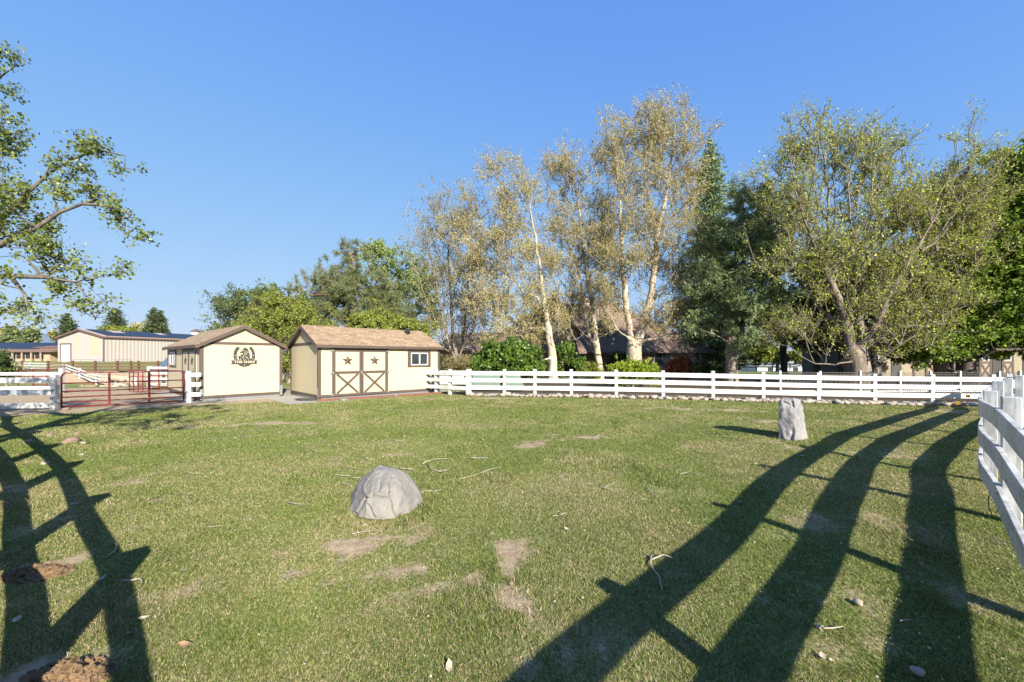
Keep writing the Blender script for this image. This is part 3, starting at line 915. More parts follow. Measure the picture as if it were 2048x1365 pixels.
# big spreading elm
tree('elm_tree', 'broad elm with a thick grey forked trunk and sparse yellow green leaves', gbase(1716, 21.5), 21.5,
     [(None, [(1716, 745), (1712, 722)]), (0, [(1712, 722, 0), (1700, 690), (1690, 640), (1678, 600), (1660, 560), (1655, 500), (1658, 420), (1650, 340), (1640, 260), (1652, 210)]),
      (0, [(1712, 722, 0), (1720, 680, .4), (1722, 600, .8), (1735, 520, 1.2), (1752, 430, 1.4), (1765, 340, 1.4), (1762, 270, 1.4)]),
      (0, [(1720, 690, 0), (1765, 620, -.6), (1800, 550, -1), (1850, 470, -1.4), (1900, 380, -1.6), (1928, 290, -1.6)]),
      (0, [(1725, 700, 0), (1790, 650, 1.4), (1860, 585, 1.8), (1930, 530, 2), (2000, 490, 2), (2040, 465, 2)]),
      (0, [(1722, 730, 0), (1760, 720, -1), (1800, 690, -1.6), (1840, 665, -2)]), (0, [(1705, 735, 0), (1670, 730, -1), (1630, 728, -1.5), (1600, 712, -1.7), (1580, 695, -1.8)]),
      (0, [(1690, 660, 0), (1640, 620, .8), (1600, 560, 1), (1560, 500, 1), (1545, 430, 1)]), (0, [(1660, 560, 0), (1620, 470, -1), (1590, 380, -1), (1580, 300, -1)]), (0, [(1735, 520, 0), (1700, 440, -1), (1695, 350, -1)])],
     [(1640, 285, 62, 80), (1585, 400, 62, 85), (1700, 330, 45, 85), (1660, 440, 80, 80), (1762, 330, 45, 85), (1770, 440, 80, 80), (1855, 440, 75, 75), (1925, 320, 42, 75), (1930, 420, 70, 70),
      (1600, 540, 70, 55), (1700, 560, 110, 65), (1820, 560, 100, 60), (1940, 500, 75, 45), (1640, 640, 100, 42), (1780, 650, 120, 45), (1870, 630, 70, 50)],
     1350, B_elm, L_elm, leaf=0.056, per=32, rbase=0.56, spray=1.0, twig_m=B_elm, lift=1.6, rtip=0.019, twigs=4, limb_k=0.80, up=0.55, scat=0.06, seed=105, group=TG)
# dense bright maples at the right
tree('maple_tree', 'dense bright green maple whose trunk stands just right of the elm', gbase(1890, 24), 24,
     [(None, [(1888, 745), (1885, 710), (1885, 640), (1890, 560), (1900, 470), (1915, 400)]), (0, [(1886, 715, 0), (1850, 690, -1), (1820, 680, -1.5)]), (0, [(1886, 690, 0), (1920, 650, 1), (1960, 600, 1)])],
     [(1900, 440, 65, 75, 1), (1870, 540, 75, 75), (1930, 560, 75, 80), (1850, 640, 55, 50), (1900, 660, 80, 45), (1850, 690, 30, 25, -1.5), (1830, 430, 35, 60, 2), (1900, 700, 55, 20, -1), (1825, 700, 35, 22, 1.5)],
     1100, B_grey, L_maple, leaf=0.085, per=42, rbase=0.42, spray=0.5, lift=0.3, rtip=0.008, twigs=3, seed=106, group=TG, aspect=0.75, hollow=0.25)
tree('maple_tree', 'tallest dense bright green maple with a long low dark limb reaching right', gbase(1935, 23), 23,
     [(None, [(1932, 745), (1935, 715), (1960, 660), (1990, 580), (2020, 480), (2040, 380)]), (0, [(1935, 722, 0), (1965, 712, -.8), (1990, 700, -1.2), (2050, 698, -1.5), (2100, 690, -1.6)]), (0, [(1960, 660, 0), (2030, 620, 1), (2080, 570, 1)])],
     [(2040, 380, 60, 75), (1985, 430, 45, 70), (2000, 530, 75, 80), (2075, 500, 80, 110), (1990, 630, 80, 55), (2070, 630, 80, 60), (1960, 692, 50, 24, -1.3), (2030, 690, 55, 24, -1.3), (2110, 400, 70, 90)],
     1400, B_dark, L_maple, leaf=0.085, per=42, rbase=0.42, spray=0.5, lift=0.3, rtip=0.008, twigs=3, seed=107, group=TG, aspect=0.75, hollow=0.25)
# pines
tree('scots_pine', 'orange barked scots pine rising behind the right shed', gbase(712, 33), 33,
     [(None, [(714, 700), (713, 640), (710, 590), (708, 540), (700, 495)]), (0, [(713, 630, 0), (760, 620, 1), (800, 600, 1)]), (0, [(712, 600, 0), (660, 590, -1), (620, 590, -1)])],
     [(698, 505, 26, 22), (690, 550, 60, 35), (715, 590, 90, 38), (650, 590, 55, 32), (780, 600, 55, 50), (700, 635, 105, 32), (630, 640, 30, 18), (790, 645, 50, 30), (680, 675, 80, 20)],
     1250, B_orange, L_pine, leaf=0.10, per=75, rbase=0.28, spray=0.42, lift=0.0, rtip=0.012, twigs=5, needles=True, aspect=0.13, seed=108, group=TG)
tree('pine_tree', 'wide blue green long needled pine with drooping limbs beside the elm', gbase(1464, 25), 25,
     [(None, [(1463, 740), (1462, 690), (1462, 620), (1468, 540), (1480, 450), (1492, 385)]), (0, [(1462, 690, 0), (1430, 670, -1), (1400, 660, -1.4)]), (0, [(1462, 700, 0), (1510, 680, -1), (1550, 670, -1.5)]), (0, [(1464, 600, 0), (1510, 580, 1), (1540, 560, 1)])],
     [(1492, 410, 36, 36), (1500, 470, 58, 45), (1455, 500, 55, 50), (1440, 570, 58, 50), (1510, 560, 50, 50), (1480, 630, 90, 38), (1420, 650, 42, 28), (1530, 640, 40, 35), (1500, 685, 70, 15, -1)],
     760, B_grey, L_dpine, leaf=0.12, per=70, rbase=0.34, spray=0.5, lift=-0.1, rtip=0.012, twigs=5, needles=True, aspect=0.16, seed=109, group=TG)
tree('pine_tree', 'dark pine partly hidden behind the elm and the wide pine', gbase(1568, 34), 34,
     [(None, [(1568, 740), (1566, 680), (1560, 600), (1555, 500), (1550, 420)])],
     [(1548, 420, 30, 45), (1560, 490, 40, 55), (1580, 570, 50, 55), (1560, 640, 55, 40), (1640, 560, 45, 60), (1660, 640, 50, 50)],
     420, B_dark, L_dpine, leaf=0.17, per=44, rbase=0.25, spray=0.6, lift=-0.1, rtip=0.014, twigs=5, needles=True, aspect=0.18, seed=110, group=TG)

def conifer(name, label, base, top_h, rad_, leaf_m, n_whorl, leaf=0.16, seed=3, group=None, start=0.05, per=26, sprig=0.35, rb=0.3, density=1.0, power=0.85):
    global rng
    rng = np.random.default_rng(seed)
    root = empty(name, base, 0, label, 'tree', group)
    mb = MB()
    mb.tube([(0, 0, 0), (0, 0, top_h * .5), (0.05, 0, top_h * .98)], [rb, rb * .55, 0.02], 8)
    mb.build('trunk', B_dark, root, smooth=True)
    P0, P1 = [], []
    for i in range(n_whorl):
        t = start + (1 - start) * (i + rng.random()) / n_whorl
        r = rad_ * (1 - t) ** power * (0.7 + 0.5 * rng.random())
        if t < 0.12: r *= 0.75
        m = 6
        for j in range(m):
            a = rng.random() * 2 * pi
            z = t * top_h
            e = np.array([math.cos(a) * r, math.sin(a) * r, z + r * (0.05 + 0.35 * (t - .4)) + rng.normal() * 0.1])
            P0.append([0, 0, z]); P1.append(e)
    P0, P1 = np.array(P0), np.array(P1)
    L = np.linalg.norm(P1 - P0, axis=1)
    V, Q = prisms(P0, P1, np.full(len(L), 0.03), np.full(len(L), 0.008), 3)
    per_b = np.maximum(4, (per * density * L / sprig * 0.5).astype(int))
    ii = np.repeat(np.arange(len(L)), per_b)
    u = 0.12 + 0.88 * rng.random(len(ii)) ** 0.7
    d = unit((P1 - P0)[ii])
    spread = np.minimum(sprig, 0.9 * (1.1 - u) * L[ii] + 0.12)
    c = P0[ii] + (P1 - P0)[ii] * u[:, None] + rng.normal(size=(len(ii), 3)) * spread[:, None] * np.array([1, 1, .45])
    dd = unit(d + rng.normal(size=(len(ii), 3)) * 0.6)
    sz = leaf * (0.6 + 0.7 * rng.random(len(ii)))
    V2_, Q2_ = leaves(c, dd, sz, sz * 0.3)
    cl = rng.random(len(L))[ii]
    var = np.clip(0.45 * cl + 0.55 * rng.random(len(ii)), 0, 1)
    np_mesh('crown', np.concatenate([V, V2_]), np.concatenate([Q, Q2_ + len(V)]), [B_dark, leaf_m], root,
            mat_idx=np.concatenate([np.zeros(len(Q)), np.ones(len(Q2_))]), var=np.concatenate([np.zeros(len(Q)), var]))
    return root
b0 = gbase(1420, 38)
conifer('fir_tree', 'tall narrow dark fir showing its pointed top beside the largest sycamore', b0, 22.6, 4.4, L_dpine, 70, leaf=0.2, seed=21, group=TG, per=26, sprig=0.42)
for i, (px, zt, htop, r, lab) in enumerate([(134, 130, 627, 3.2, 'dark cone shaped spruce behind the left end of the metal barn'), (232, 128, 617, 4.2, 'widest cone shaped spruce behind the middle of the barn roof'),
                                       (308, 130, 616, 3.4, 'taller of the two joined spruces behind the right end of the barn'), (322, 133, 622, 2.6, 'shorter of the two joined spruces behind the right end of the barn')]):
    b = gbase(px, zt)
    conifer('spruce_tree', lab, b, EYE + (716 - htop) / F * zt - b[2], r * 1.15, L_spruce, 46, leaf=0.42, seed=30 + i, group='spruces behind the barn', per=16, sprig=0.8, power=0.6)

# trees and shrubs behind the sheds
tree('leafy_tree', 'pale green round headed tree behind the scots pine', gbase(790, 46), 46, [(None, [(790, 700), (785, 620), (770, 540)])],
     [(740, 510, 30, 30), (775, 535, 38, 38), (815, 560, 45, 50), (850, 600, 35, 55), (790, 620, 60, 45)], 560, B_grey, L_lg, leaf=0.12, per=20, rbase=0.3, spray=0.8, lift=0.3, rtip=0.014, twigs=3, seed=111, group=TG, aspect=0.7)
tree('airy_shrub_tree', 'open dark green tree with feathery branch ends above the left shed', gbase(478, 31), 31, [(None, [(490, 710), (480, 660)]), (0, [(485, 680, 0), (455, 640), (435, 610)]), (0, [(485, 670, 0), (500, 620), (510, 590)])],
     [(455, 640, 32, 35), (490, 615, 38, 30), (440, 610, 15, 18), (530, 605, 30, 20), (460, 670, 40, 20)], 330, B_grey, L_dark, leaf=0.07, per=26, rbase=0.16, spray=0.55, lift=1.0, rtip=0.01, twigs=4, seed=112, group=TG)
tree('yellow_green_tree', 'yellow green bushy tree filling the gap between the two sheds', gbase(580, 26), 26, [(None, [(580, 730), (575, 690)]), (0, [(578, 700, 0), (540, 650)]), (0, [(578, 700, 0), (620, 655)])],
     [(545, 635, 50, 32), (590, 645, 60, 38), (520, 665, 50, 25), (620, 680, 60, 40), (575, 720, 50, 30), (560, 612, 30, 16)], 800, B_grey, L_yg, leaf=0.065, per=34, rbase=0.16, spray=0.45, lift=0.6, rtip=0.008, twigs=4, seed=113, group=TG)
tree('yellow_green_tree', 'low yellow green tree showing over the roof ridge of the right shed', gbase(775, 25), 25, [(None, [(775, 730), (772, 690)])],
     [(745, 650, 35, 22), (790, 660, 45, 26), (830, 672, 28, 20), (760, 690, 60, 30)], 420, B_grey, L_yg, leaf=0.07, per=34, rbase=0.14, spray=0.45, lift=0.5, rtip=0.008, twigs=3, seed=114, group=TG, aspect=0.7)
tree('leafy_tree', 'dark green mound of a tree behind the yellow green bushy tree', gbase(560, 42), 42, [(None, [(560, 700), (560, 650)])],
     [(550, 610, 32, 26), (590, 625, 30, 20), (620, 650, 40, 30), (500, 640, 40, 30)], 420, B_grey, L_dark, leaf=0.12, per=30, rbase=0.2, spray=0.7, lift=0.4, rtip=0.012, twigs=3, seed=115, group=TG, aspect=0.7)
# shade trees right of the pine
tree('shade_tree', 'small dark stemmed tree with green leaves between the wide pine and the elm', gbase(1634, 29), 29, [(None, [(1634, 740), (1634, 700)]), (0, [(1634, 715, 0), (1610, 680), (1590, 660)]), (0, [(1634, 715, 0), (1655, 680), (1670, 650)])],
     [(1600, 665, 40, 25), (1650, 655, 45, 30), (1625, 620, 45, 25)], 380, B_dark, L_dark, leaf=0.09, per=26, rbase=0.2, spray=0.6, lift=0.6, rtip=0.012, twigs=3, seed=116, group=TG, aspect=0.6)
tree('shade_tree', 'thick dark trunked tree directly behind the elm trunk on its left', gbase(1687, 27), 27, [(None, [(1687, 740), (1687, 660), (1680, 600)])],
     [(1670, 600, 60, 45), (1720, 620, 50, 40), (1680, 540, 45, 50)], 420, B_dark, L_dark, leaf=0.09, per=28, rbase=0.32, spray=0.6, lift=0.3, rtip=0.012, twigs=3, seed=117, group=TG, aspect=0.6)
tree('background_tree', 'dark leafy tree standing far behind the maples', gbase(1850, 40), 40, [(None, [(1850, 720), (1850, 640), (1860, 540)])],
     [(1840, 560, 80, 70), (1900, 600, 80, 60), (1800, 640, 70, 45), (1980, 560, 80, 80), (1960, 660, 80, 30)], 650, B_dark, L_dark, leaf=0.15, per=34, rbase=0.35, spray=0.9, lift=0.2, rtip=0.014, twigs=3, seed=118, group=TG, aspect=0.7)
tree('background_tree', 'round light green tree far beyond the lawn under the wide pine', gbase(1555, 60), 60, [(None, [(1555, 730), (1553, 715)])],
     [(1545, 712, 30, 14), (1510, 708, 30, 16), (1590, 715, 25, 10), (1620, 705, 30, 14)], 320, B_grey, L_yg, leaf=0.16, per=30, rbase=0.2, spray=0.7, lift=0.3, rtip=0.014, twigs=3, seed=119, group=TG, aspect=0.7)
tree('background_tree', 'green shrubby tree far behind the house at the foot of the pine', gbase(1420, 50), 50, [(None, [(1420, 740), (1418, 715)])],
     [(1400, 720, 40, 18), (1440, 715, 35, 20), (1375, 700, 30, 25)], 320, B_grey, L_dark, leaf=0.13, per=30, rbase=0.2, spray=0.7, lift=0.3, rtip=0.014, twigs=3, seed=120, group=TG, aspect=0.7)
# shrubs at the house
SG = 'shrubs behind the back fence'
def shrub(name, label, px, z, ells, n, leaf_m, leaf, per=34, seed=1, spray=0.3, aspect=0.6, group=SG, hollow=0.3):
    b = gbase(px, z)
    return tree(name, label, b, z, [(None, [(px, HY + (EYE - b[2] - 0.25) / z * F)])], ells, n, B_grey, leaf_m, leaf=leaf, per=per, rbase=0.06, spray=spray, lift=0.4, rtip=0.006, twigs=3, clump=0.16, cat='shrub', group=group, seed=seed, aspect=aspect, trunk_name='stem', hollow=hollow)
shrub('broadleaf_shrub', 'big glossy bright green shrub behind the green box left of the sycamores', 1000, 22, [(1000, 718, 42, 30), (1035, 722, 40, 30), (975, 738, 22, 18), (1010, 748, 50, 18), (1060, 740, 22, 20)], 700, L_shrub, 0.06, 36, 201, 0.3, 0.7)
shrub('broadleaf_shrub', 'upright glossy green shrub just right of the leftmost sycamore trunk', 1138, 29, [(1128, 712, 16, 24), (1140, 732, 20, 16), (1122, 742, 16, 12)], 190, L_shrub, 0.07, 30, 202, 0.35, 0.7)
shrub('flowering_shrub', 'low yellow tinged shrub by the foot of the house wall', 1170, 30, [(1170, 742, 35, 14), (1140, 748, 25, 10)], 220, L_yg, 0.06, 28, 203)
shrub('dome_shrub', 'wide lime green dome shaped shrub in front of the largest sycamore', 1265, 22, [(1265, 745, 44, 18), (1240, 755, 32, 14), (1292, 756, 28, 14)], 700, L_dome, 0.04, 40, 204, 0.18, 0.6)
shrub('red_shrub', 'small red leaved shrub right of the house', 1357, 29, [(1357, 735, 17, 16), (1362, 750, 20, 12)], 240, L_red, 0.06, 30, 205)
shrub('green_shrub', 'low green shrub between the red shrub and the wide pine', 1400, 29, [(1398, 740, 25, 12), (1425, 745, 20, 12)], 200, L_dark, 0.06, 30, 206)
shrub('green_shrub', 'dark shrub at the house doorway between two sycamore trunks', 1238, 33, [(1235, 722, 14, 12), (1242, 740, 14, 14)], 160, L_dark, 0.07, 26, 207)
shrub('thin_shrub', 'tangle of grey stems and thin shrubbery under the many stemmed tree', 935, 27, [(930, 735, 26, 18), (905, 740, 20, 14)], 260, L_bud, 0.045, 18, 208, 0.4)
shrub('sage_bush', 'dry grey green bush behind the white fence at the far left', 14, 27, [(12, 748, 24, 14), (-10, 735, 24, 20)], 420, L_sage, 0.05, 36, 209, 0.3, 0.5, 'bushes at the far left')
shrub('green_bush', 'dark green bush cut off by the left edge above the white fence', -8, 22, [(-12, 725, 22, 14), (-22, 745, 26, 20)], 300, L_dark, 0.06, 32, 210, 0.3, 0.6, 'bushes at the far left')
# far trees over the solar roof
for i, (px, z, el, lm, lab, nm) in enumerate([(5, 120, [(5, 672, 22, 16), (-20, 665, 20, 18), (30, 685, 20, 8)], L_sage, 'pale budding tree over the low solar roof at the far left', 'budding_tree'),
                                    (26, 110, [(26, 672, 10, 12), (28, 685, 14, 8), (22, 661, 4, 5)], L_pine, 'small upright pine over the middle of the low solar roof', 'small_pine'),
                                    (58, 105, [(57, 668, 9, 10), (58, 684, 12, 9), (62, 676, 12, 8)], L_pine, 'second small pine just left of the barn over the low roof', 'small_pine'),
                                    (230, 115, [(235, 664, 24, 7)], L_yg, 'yellow green tree peeping over the barn roof', 'budding_tree'),
                                    (110, 140, [(112, 672, 10, 8), (160, 672, 20, 6)], L_gold, 'bare brownish tree behind the barn gable', 'budding_tree'),
                                    (288, 140, [(285, 658, 14, 9)], L_sage, 'pale tree between two spruces behind the barn', 'budding_tree')]):
    b = gbase(px, z)
    tree(nm, lab, b, z, [(None, [(px, 705), (px, 690)])], el, 130, B_grey, lm, leaf=0.3, per=30, rbase=0.25, spray=0.9, lift=0.3, rtip=0.02, twigs=3, seed=220 + i, group='distant trees at the left', aspect=0.6)

# foreground cottonwood reaching in from the left
tree('cottonwood_tree', 'large cottonwood reaching in from the left edge with leafy limbs against the sky', (-9.9, 5.6, 0), 6.25,
     [(None, [(-300, 690, -0.75), (-280, 560, -0.5), (-250, 430, -0.2), (-215, 280, 0.0), (-185, 120, 0.0)]),
      (0, [(-280, 560, -0.5), (-180, 560, -0.15), (-80, 525, 0.0), (0, 490, 0.0), (75, 455, 0.0), (120, 425, 0.0), (165, 408, 0.0), (215, 412, 0.0), (262, 430, 0.0)]),
      (0, [(-260, 450, -0.2), (-150, 490, 0.2), (-60, 460, 0.3), (0, 440, 0.3), (45, 395, 0.3), (95, 350, 0.3), (145, 318, 0.3), (200, 300, 0.3), (250, 312, 0.3)]),
      (0, [(-290, 600, -0.6), (-160, 590, -0.5), (-60, 560, -0.5), (20, 552, -0.5), (90, 555, -0.5), (150, 565, -0.6)]), (0, [(20, 552, -0.5), (50, 590, -0.65), (60, 640, -0.65)]), (0, [(150, 565, -0.6), (180, 600, -0.7), (190, 640, -0.7)]),
      (0, [(-225, 290, 0.0), (-120, 300, 0.0), (-40, 265, 0.0), (10, 245, 0.0)]), (0, [(-200, 170, 0.0), (-100, 210, 0.2), (-20, 170, 0.2), (20, 140, 0.2)]), (0, [(-150, 490, 0.2), (-60, 400, 0.45), (0, 335, 0.5), (20, 275, 0.5)]),
      (0, [(-270, 500, -0.4), (-420, 440, -1.5), (-520, 400, -2.5)])],
     [(215, 300, 62, 26, 0.3), (260, 335, 26, 20, 0.3), (150, 330, 55, 30, 0.3), (100, 380, 60, 30, 0.2), (170, 395, 70, 22, 0.1), (240, 430, 50, 26), (265, 460, 25, 20), (60, 430, 70, 38), (20, 400, 50, 60, 0.3), (-40, 470, 60, 80),
      (60, 515, 70, 24, -0.25), (140, 520, 55, 24, -0.35), (180, 545, 42, 24, -0.6), (60, 560, 70, 22, -0.6), (20, 610, 45, 30, -0.6), (58, 645, 20, 24, -0.65), (190, 612, 22, 32, -0.7), (25, 262, 40, 32), (-30, 300, 50, 50), (5, 140, 30, 46, 0.15), (-60, 160, 50, 60), (-120, 380, 90, 90), (-150, 200, 80, 80),
      (-250, 450, 90, 90, -1), (-640, 430, 190, 100, -.3), (-480, 330, 140, 90, 0)],  # crown masses out of view, added to drop shade on the left fence
     800, B_bark_dk, L_cotton, leaf=0.023, per=24, rbase=0.20, spray=0.22, clump=0.22, lift=0.1, rtip=0.003, twigs=4, seed=130, aspect=0.8)

# ---------------------------------------------------------------- fences
def catmull(pts, n):
    out = []
    for i in range(len(pts) - 1):
        p0 = pts[max(i - 1, 0)]; p1 = pts[i]; p2 = pts[i + 1]; p3 = pts[min(i + 2, len(pts) - 1)]
        seg = []
        for k in range(n + 1):
            t = k / n
            seg.append(0.5 * ((2 * p1) + (-p0 + p2) * t + (2 * p0 - 5 * p1 + 4 * p2 - p3) * t * t + (-p0 + 3 * p1 - 3 * p2 + p3) * t ** 3))
        out.append(seg)
    return out

def board(seg, zc, h, th, side, mat, parent, name='rail', wob=0.0):
    """bent board following seg (list of 2-D points), pushed sideways"""
    mb = MB(); n = len(seg); rows = []
    for i, p in enumerate(seg):
        d = (seg[min(i + 1, n - 1)] - seg[max(i - 1, 0)]).normalized()
        nrm = Vector((-d.y, d.x, 0))
        c = Vector((p.x, p.y, 0)) + nrm * side
        g = p.z
        rows.append([c - nrm * th / 2 + Vector((0, 0, g + zc - h / 2)), c + nrm * th / 2 + Vector((0, 0, g + zc - h / 2)), c + nrm * th / 2 + Vector((0, 0, g + zc + h / 2)), c - nrm * th / 2 + Vector((0, 0, g + zc + h / 2))])
    vs = [v for r in rows for v in r]; fs = []
    for i in range(n - 1):
        a = i * 4; b = a + 4
        for j in range(4):
            k = (j + 1) % 4
            fs.append((a + j, a + k, b + k, b + j))
    fs += [(0, 3, 2, 1), ((n - 1) * 4, (n - 1) * 4 + 1, (n - 1) * 4 + 2, (n - 1) * 4 + 3)]
    mb.add(vs, fs)
    return mb.build(name, mat, parent, bevel=0.006)

def fence(name, label, posts, post_h, post_w, rails, rail_h, side, mat, group=None, curve=1, rail_mat=None, th=0.04, skip=(), cat='fence'):
    root = empty(name, (posts[0][0], posts[0][1], gh(posts[0][0], posts[0][1])), 0, label, cat, group)
    o3 = Vector(root.location)
    pts = [Vector((x, y, gh(x, y))) - o3 for x, y in posts]
    for i, p in enumerate(pts):
        if i in skip: continue
        d = (pts[min(i + 1, len(pts) - 1)] - pts[max(i - 1, 0)])
        a = math.atan2(d.y, d.x)
        T = Matrix.Translation(p) @ Matrix.Rotation(a, 4, 'Z') @ Matrix.Rotation(random.uniform(-.012, .012), 4, 'Y')
        w = post_w / 2
        hh = post_h + random.uniform(-.012, .012)
        mb = MB(); mb.box(-w, w, -w, w, -0.1, hh, 0, T)
        mb.build('post', mat, root, bevel=0.008)
    segs = catmull(pts, curve) if curve > 1 else [[pts[i], pts[i + 1]] for i in range(len(pts) - 1)]
    for seg in segs:
        for rz in rails:
            board(seg, rz, rail_h, th, side, rail_mat or mat, root)
    return root

WG = 'white board fences'
def back_z(px): return 1 / (0.0568 + (px - 940) / (1983 - 940) * (0.0664 - 0.0568))
bpx = [940, 1009, 1070, 1143, 1232.5, 1326, 1425.5, 1526, 1636, 1748, 1863, 1984, 2112]
bp = [((p - CX) / F * back_z(p), back_z(p)) for p in bpx]
bf = fence('board_fence', 'long straight white three rail fence with dark wire mesh across the back of the lawn', bp, 1.16, 0.13, [0.975, 0.665, 0.345], 0.178, -0.087, M['white'], WG)
# wire mesh panels stretched behind the rails
bo = Vector(bf.location)
for i in range(len(bp) - 1):
    a = Vector((bp[i][0], bp[i][1], 0)) - bo; b = Vector((bp[i + 1][0], bp[i + 1][1], 0)) - bo
    d = (b - a).normalized(); nrm = Vector((-d.y, d.x, 0))
    a = a + nrm * 0.08; b = b + nrm * 0.08
    mb = MB(); L = (b - a).length
    gz_ = gh(*bp[i]) - bo.z
    n = int(L / 0.075)
    for k in range(n + 1):
        q = a + d * (L * k / n)
        mb.box(-.0055, .0055, -.0035, .0035, 0.06, 1.0, 0, Matrix.Translation(Vector((q.x, q.y, gz_))))
    for k in range(8):
        zz = gz_ + 0.1 + k * 0.125
        mb.bar(a + Vector((0, 0, zz)), b + Vector((0, 0, zz)), .006, .006)
    mb.build('wire_mesh', M['galv_mesh'], bf)
    # dark bolt on each post face
    q = a - nrm * 0.15
for (x, y) in bp:
    q = Vector((x, y, gh(x, y))) - bo
    mb = MB(); mb.box(-.014, .014, -.121, -.107, .96, .99, 0, Matrix.Translation(q))
    mb.build('bolt', M['rope'], bf)
# short return from the corner post to the right shed
fence('board_fence', 'short white fence from the rear fence corner to the right shed', [(-1.93, 17.45), (-2.78, 17.95), (-3.5, 18.5), (-4.3, 19.0)], 1.14, 0.12, [0.95, 0.645, 0.32], 0.17, 0.082, M['white'], WG)
mbp = MB()
fence('plank_fence', 'low white plank fence with wide boards behind the corner by the right shed', [(-0.2, 21.6), (-2.4, 21.9), (-4.6, 22.3)], 1.0, 0.12, [0.84, 0.55, 0.28], 0.2, -0.08, M['white'], WG)

# curved near fence on the right (old ring fence)
ring_r = [(0.35, -0.62), (1.74, 0.80), (3.38, 2.45), (4.93, 3.95), (6.42, 5.37), (8.2, 6.75), (10.1, 8.15), (12.05, 9.5), (14.0, 10.85), (15.9, 12.3), (17.4, 14.0)]
rf = fence('ring_fence', 'near curved white three rail fence with weathered posts sweeping off the right edge', ring_r, 1.235, 0.128, [1.03, 0.655, 0.265], 0.185, 0.088, M['white_old'], WG, curve=6, rail_mat=M['white_rail'], th=0.042)
ro = Vector(rf.location)
# yellow insulator clips and a loop of wire on the rails
for (x, y, z) in ((6.28, 5.50, 1.02), (7.35, 6.32, 1.04)):
    mb = MB(); mb.box(-.05, .05, -.045, .0, -.02, .02, 0, Matrix.Translation(Vector((x, y, z)) - ro + Vector((-.03, -.0, 0))) @ Matrix.Rotation(R(43), 4, 'Z') @ Matrix.Translation((0, .10, 0)))
    mb.build('insulator', M['yellow'], rf)
wl = MB()
cpt = Vector((4.58, 3.80, 0.27)) - ro
dv = Vector((.70, .71, 0)); nv = Vector((-.71, .70, 0))
wl.tube([cpt + nv * (0.035 * math.cos(t)) + Vector((0, 0, 0.115 * math.sin(t))) + dv * 0.012 * t for t in np.linspace(-1.2, 4.2, 22)], 0.004, 5)
wl.build('wire_loop', M['rope'], rf)
# left half of the ring, out of the picture but throwing its shadow across the grass
ring_l = [(-0.48, -0.22), (-2.1, 1.27), (-3.9, 2.72), (-5.75, 4.15), (-7.6, 5.5), (-9.5, 6.8), (-11.4, 8.0), (-12.9, 9.2), (-14.8, 10.5), (-16.3, 12.0)]
fence('ring_fence', 'curved white fence standing off the left edge and throwing long shadows on the grass', ring_l, 1.235, 0.165, [1.005, 0.46, 0.12], 0.185, 0.0, M['white_old'], WG, curve=6, rail_mat=M['white'], th=0.042)
fence('board_fence', 'white three rail fence left of the red gate dappled with tree shadow', [(-14.66, 12.82), (-16.9, 12.55), (-19.2, 12.4)], 1.10, 0.16, [0.94, 0.55, 0.135], 0.17, 0.1, M['white_old'], WG, rail_mat=M['white'])
fence('board_fence', 'second white fence seen just behind the fence left of the gate', [(-20.95, 18.6), (-23.8, 18.1), (-26.5, 17.7)], 1.17, 0.14, [0.92, 0.27], 0.14, 0.09, M['white'], WG)
fence('board_fence', 'stub of white fence between the gate post and the left shed', [(-11.98, 14.85), (-11.60, 14.98)], 1.16, 0.16, [1.02, 0.66, 0.29], 0.15, -0.1, M['white'], WG, skip=(1,))
fence('paddock_fence', 'white fence slanting away down the paddock behind the gate', [(-26.2, 26.0), (-29.8, 29.0), (-33.8, 32.0), (-38.2, 35.0), (-43, 38.0)][::-1], 1.15, 0.13, [1.0, 0.62, 0.25], 0.15, 0.0, M['white'], WG) if False else None
def far_fence(label, pxs, zf, ph, rails, rh, pw, mat, name='board_fence', group=WG, th=0.05):
    """fence whose posts stand at photo columns pxs and depths zf(px)"""
    return fence(name, label, [((p - CX) / F * zf(p), zf(p)) for p in pxs], ph, pw, rails, rh, -pw / 2 - .02, mat, group, th=th)
far_fence('white paddock fence running downhill behind the horses', [20, 60, 97, 128, 159, 193, 232, 270], lambda p: 66 - (p - 20) * 0.105, 1.25, [1.1, 0.72, 0.34], 0.2, 0.2, M['white'])
far_fence('white four rail fence with a tall post behind the gate beside the corral panels', [299, 345], lambda p: 20.6, 1.2, [1.13, 0.86, 0.57, 0.28], 0.12, 0.15, M['white'])
fence('gate_post', 'lone white post just behind the hinge end of the red gate', [((127 - CX) / F * 18.6, 18.6)], 1.2, .16, [], .1, 0, M['white'], cat='post') if False else None
BG = 'rust brown board fences'
far_fence('rust brown three rail fence between the paddock and the barn', [96, 145, 190.5, 235, 262, 277, 316, 352], lambda p: 54.0, 1.55, [1.15, 0.75, 0.35], 0.15, 0.2, M['brown_wood'], 'brown_fence', BG)
far_fence('short rust brown fence in front of the low solar roofed building', [-20, 10, 44], lambda p: 60.0, 1.5, [1.15, 0.75], 0.15, 0.2, M['brown_wood'], 'brown_fence', BG)
# second fence with mesh behind the long one, right side
sf = far_fence('second white posted fence with dark mesh behind the right end of the rear fence', [1560, 1640, 1720, 1800, 1861, 1920, 1998, 2040, 2100], lambda p: 20.5, 1.12, [0.08], 0.08, 0.10, M['white'])
so = Vector(sf.location)
mb = MB()
xa, xb = (1560 - CX) / F * 20.5 - so.x, (2100 - CX) / F * 20.5 - so.x
for k in range(int((xb - xa) / 0.07)):
    mb.box(xa + k * .07 - .005, xa + k * .07 + .005, .06, .07, 0.1, 1.04)
for k in range(9):
    mb.box(xa, xb, .055, .06, 0.12 + k * .112, 0.132 + k * .112)
mb.build('wire_mesh', M['mesh_wire'], sf)
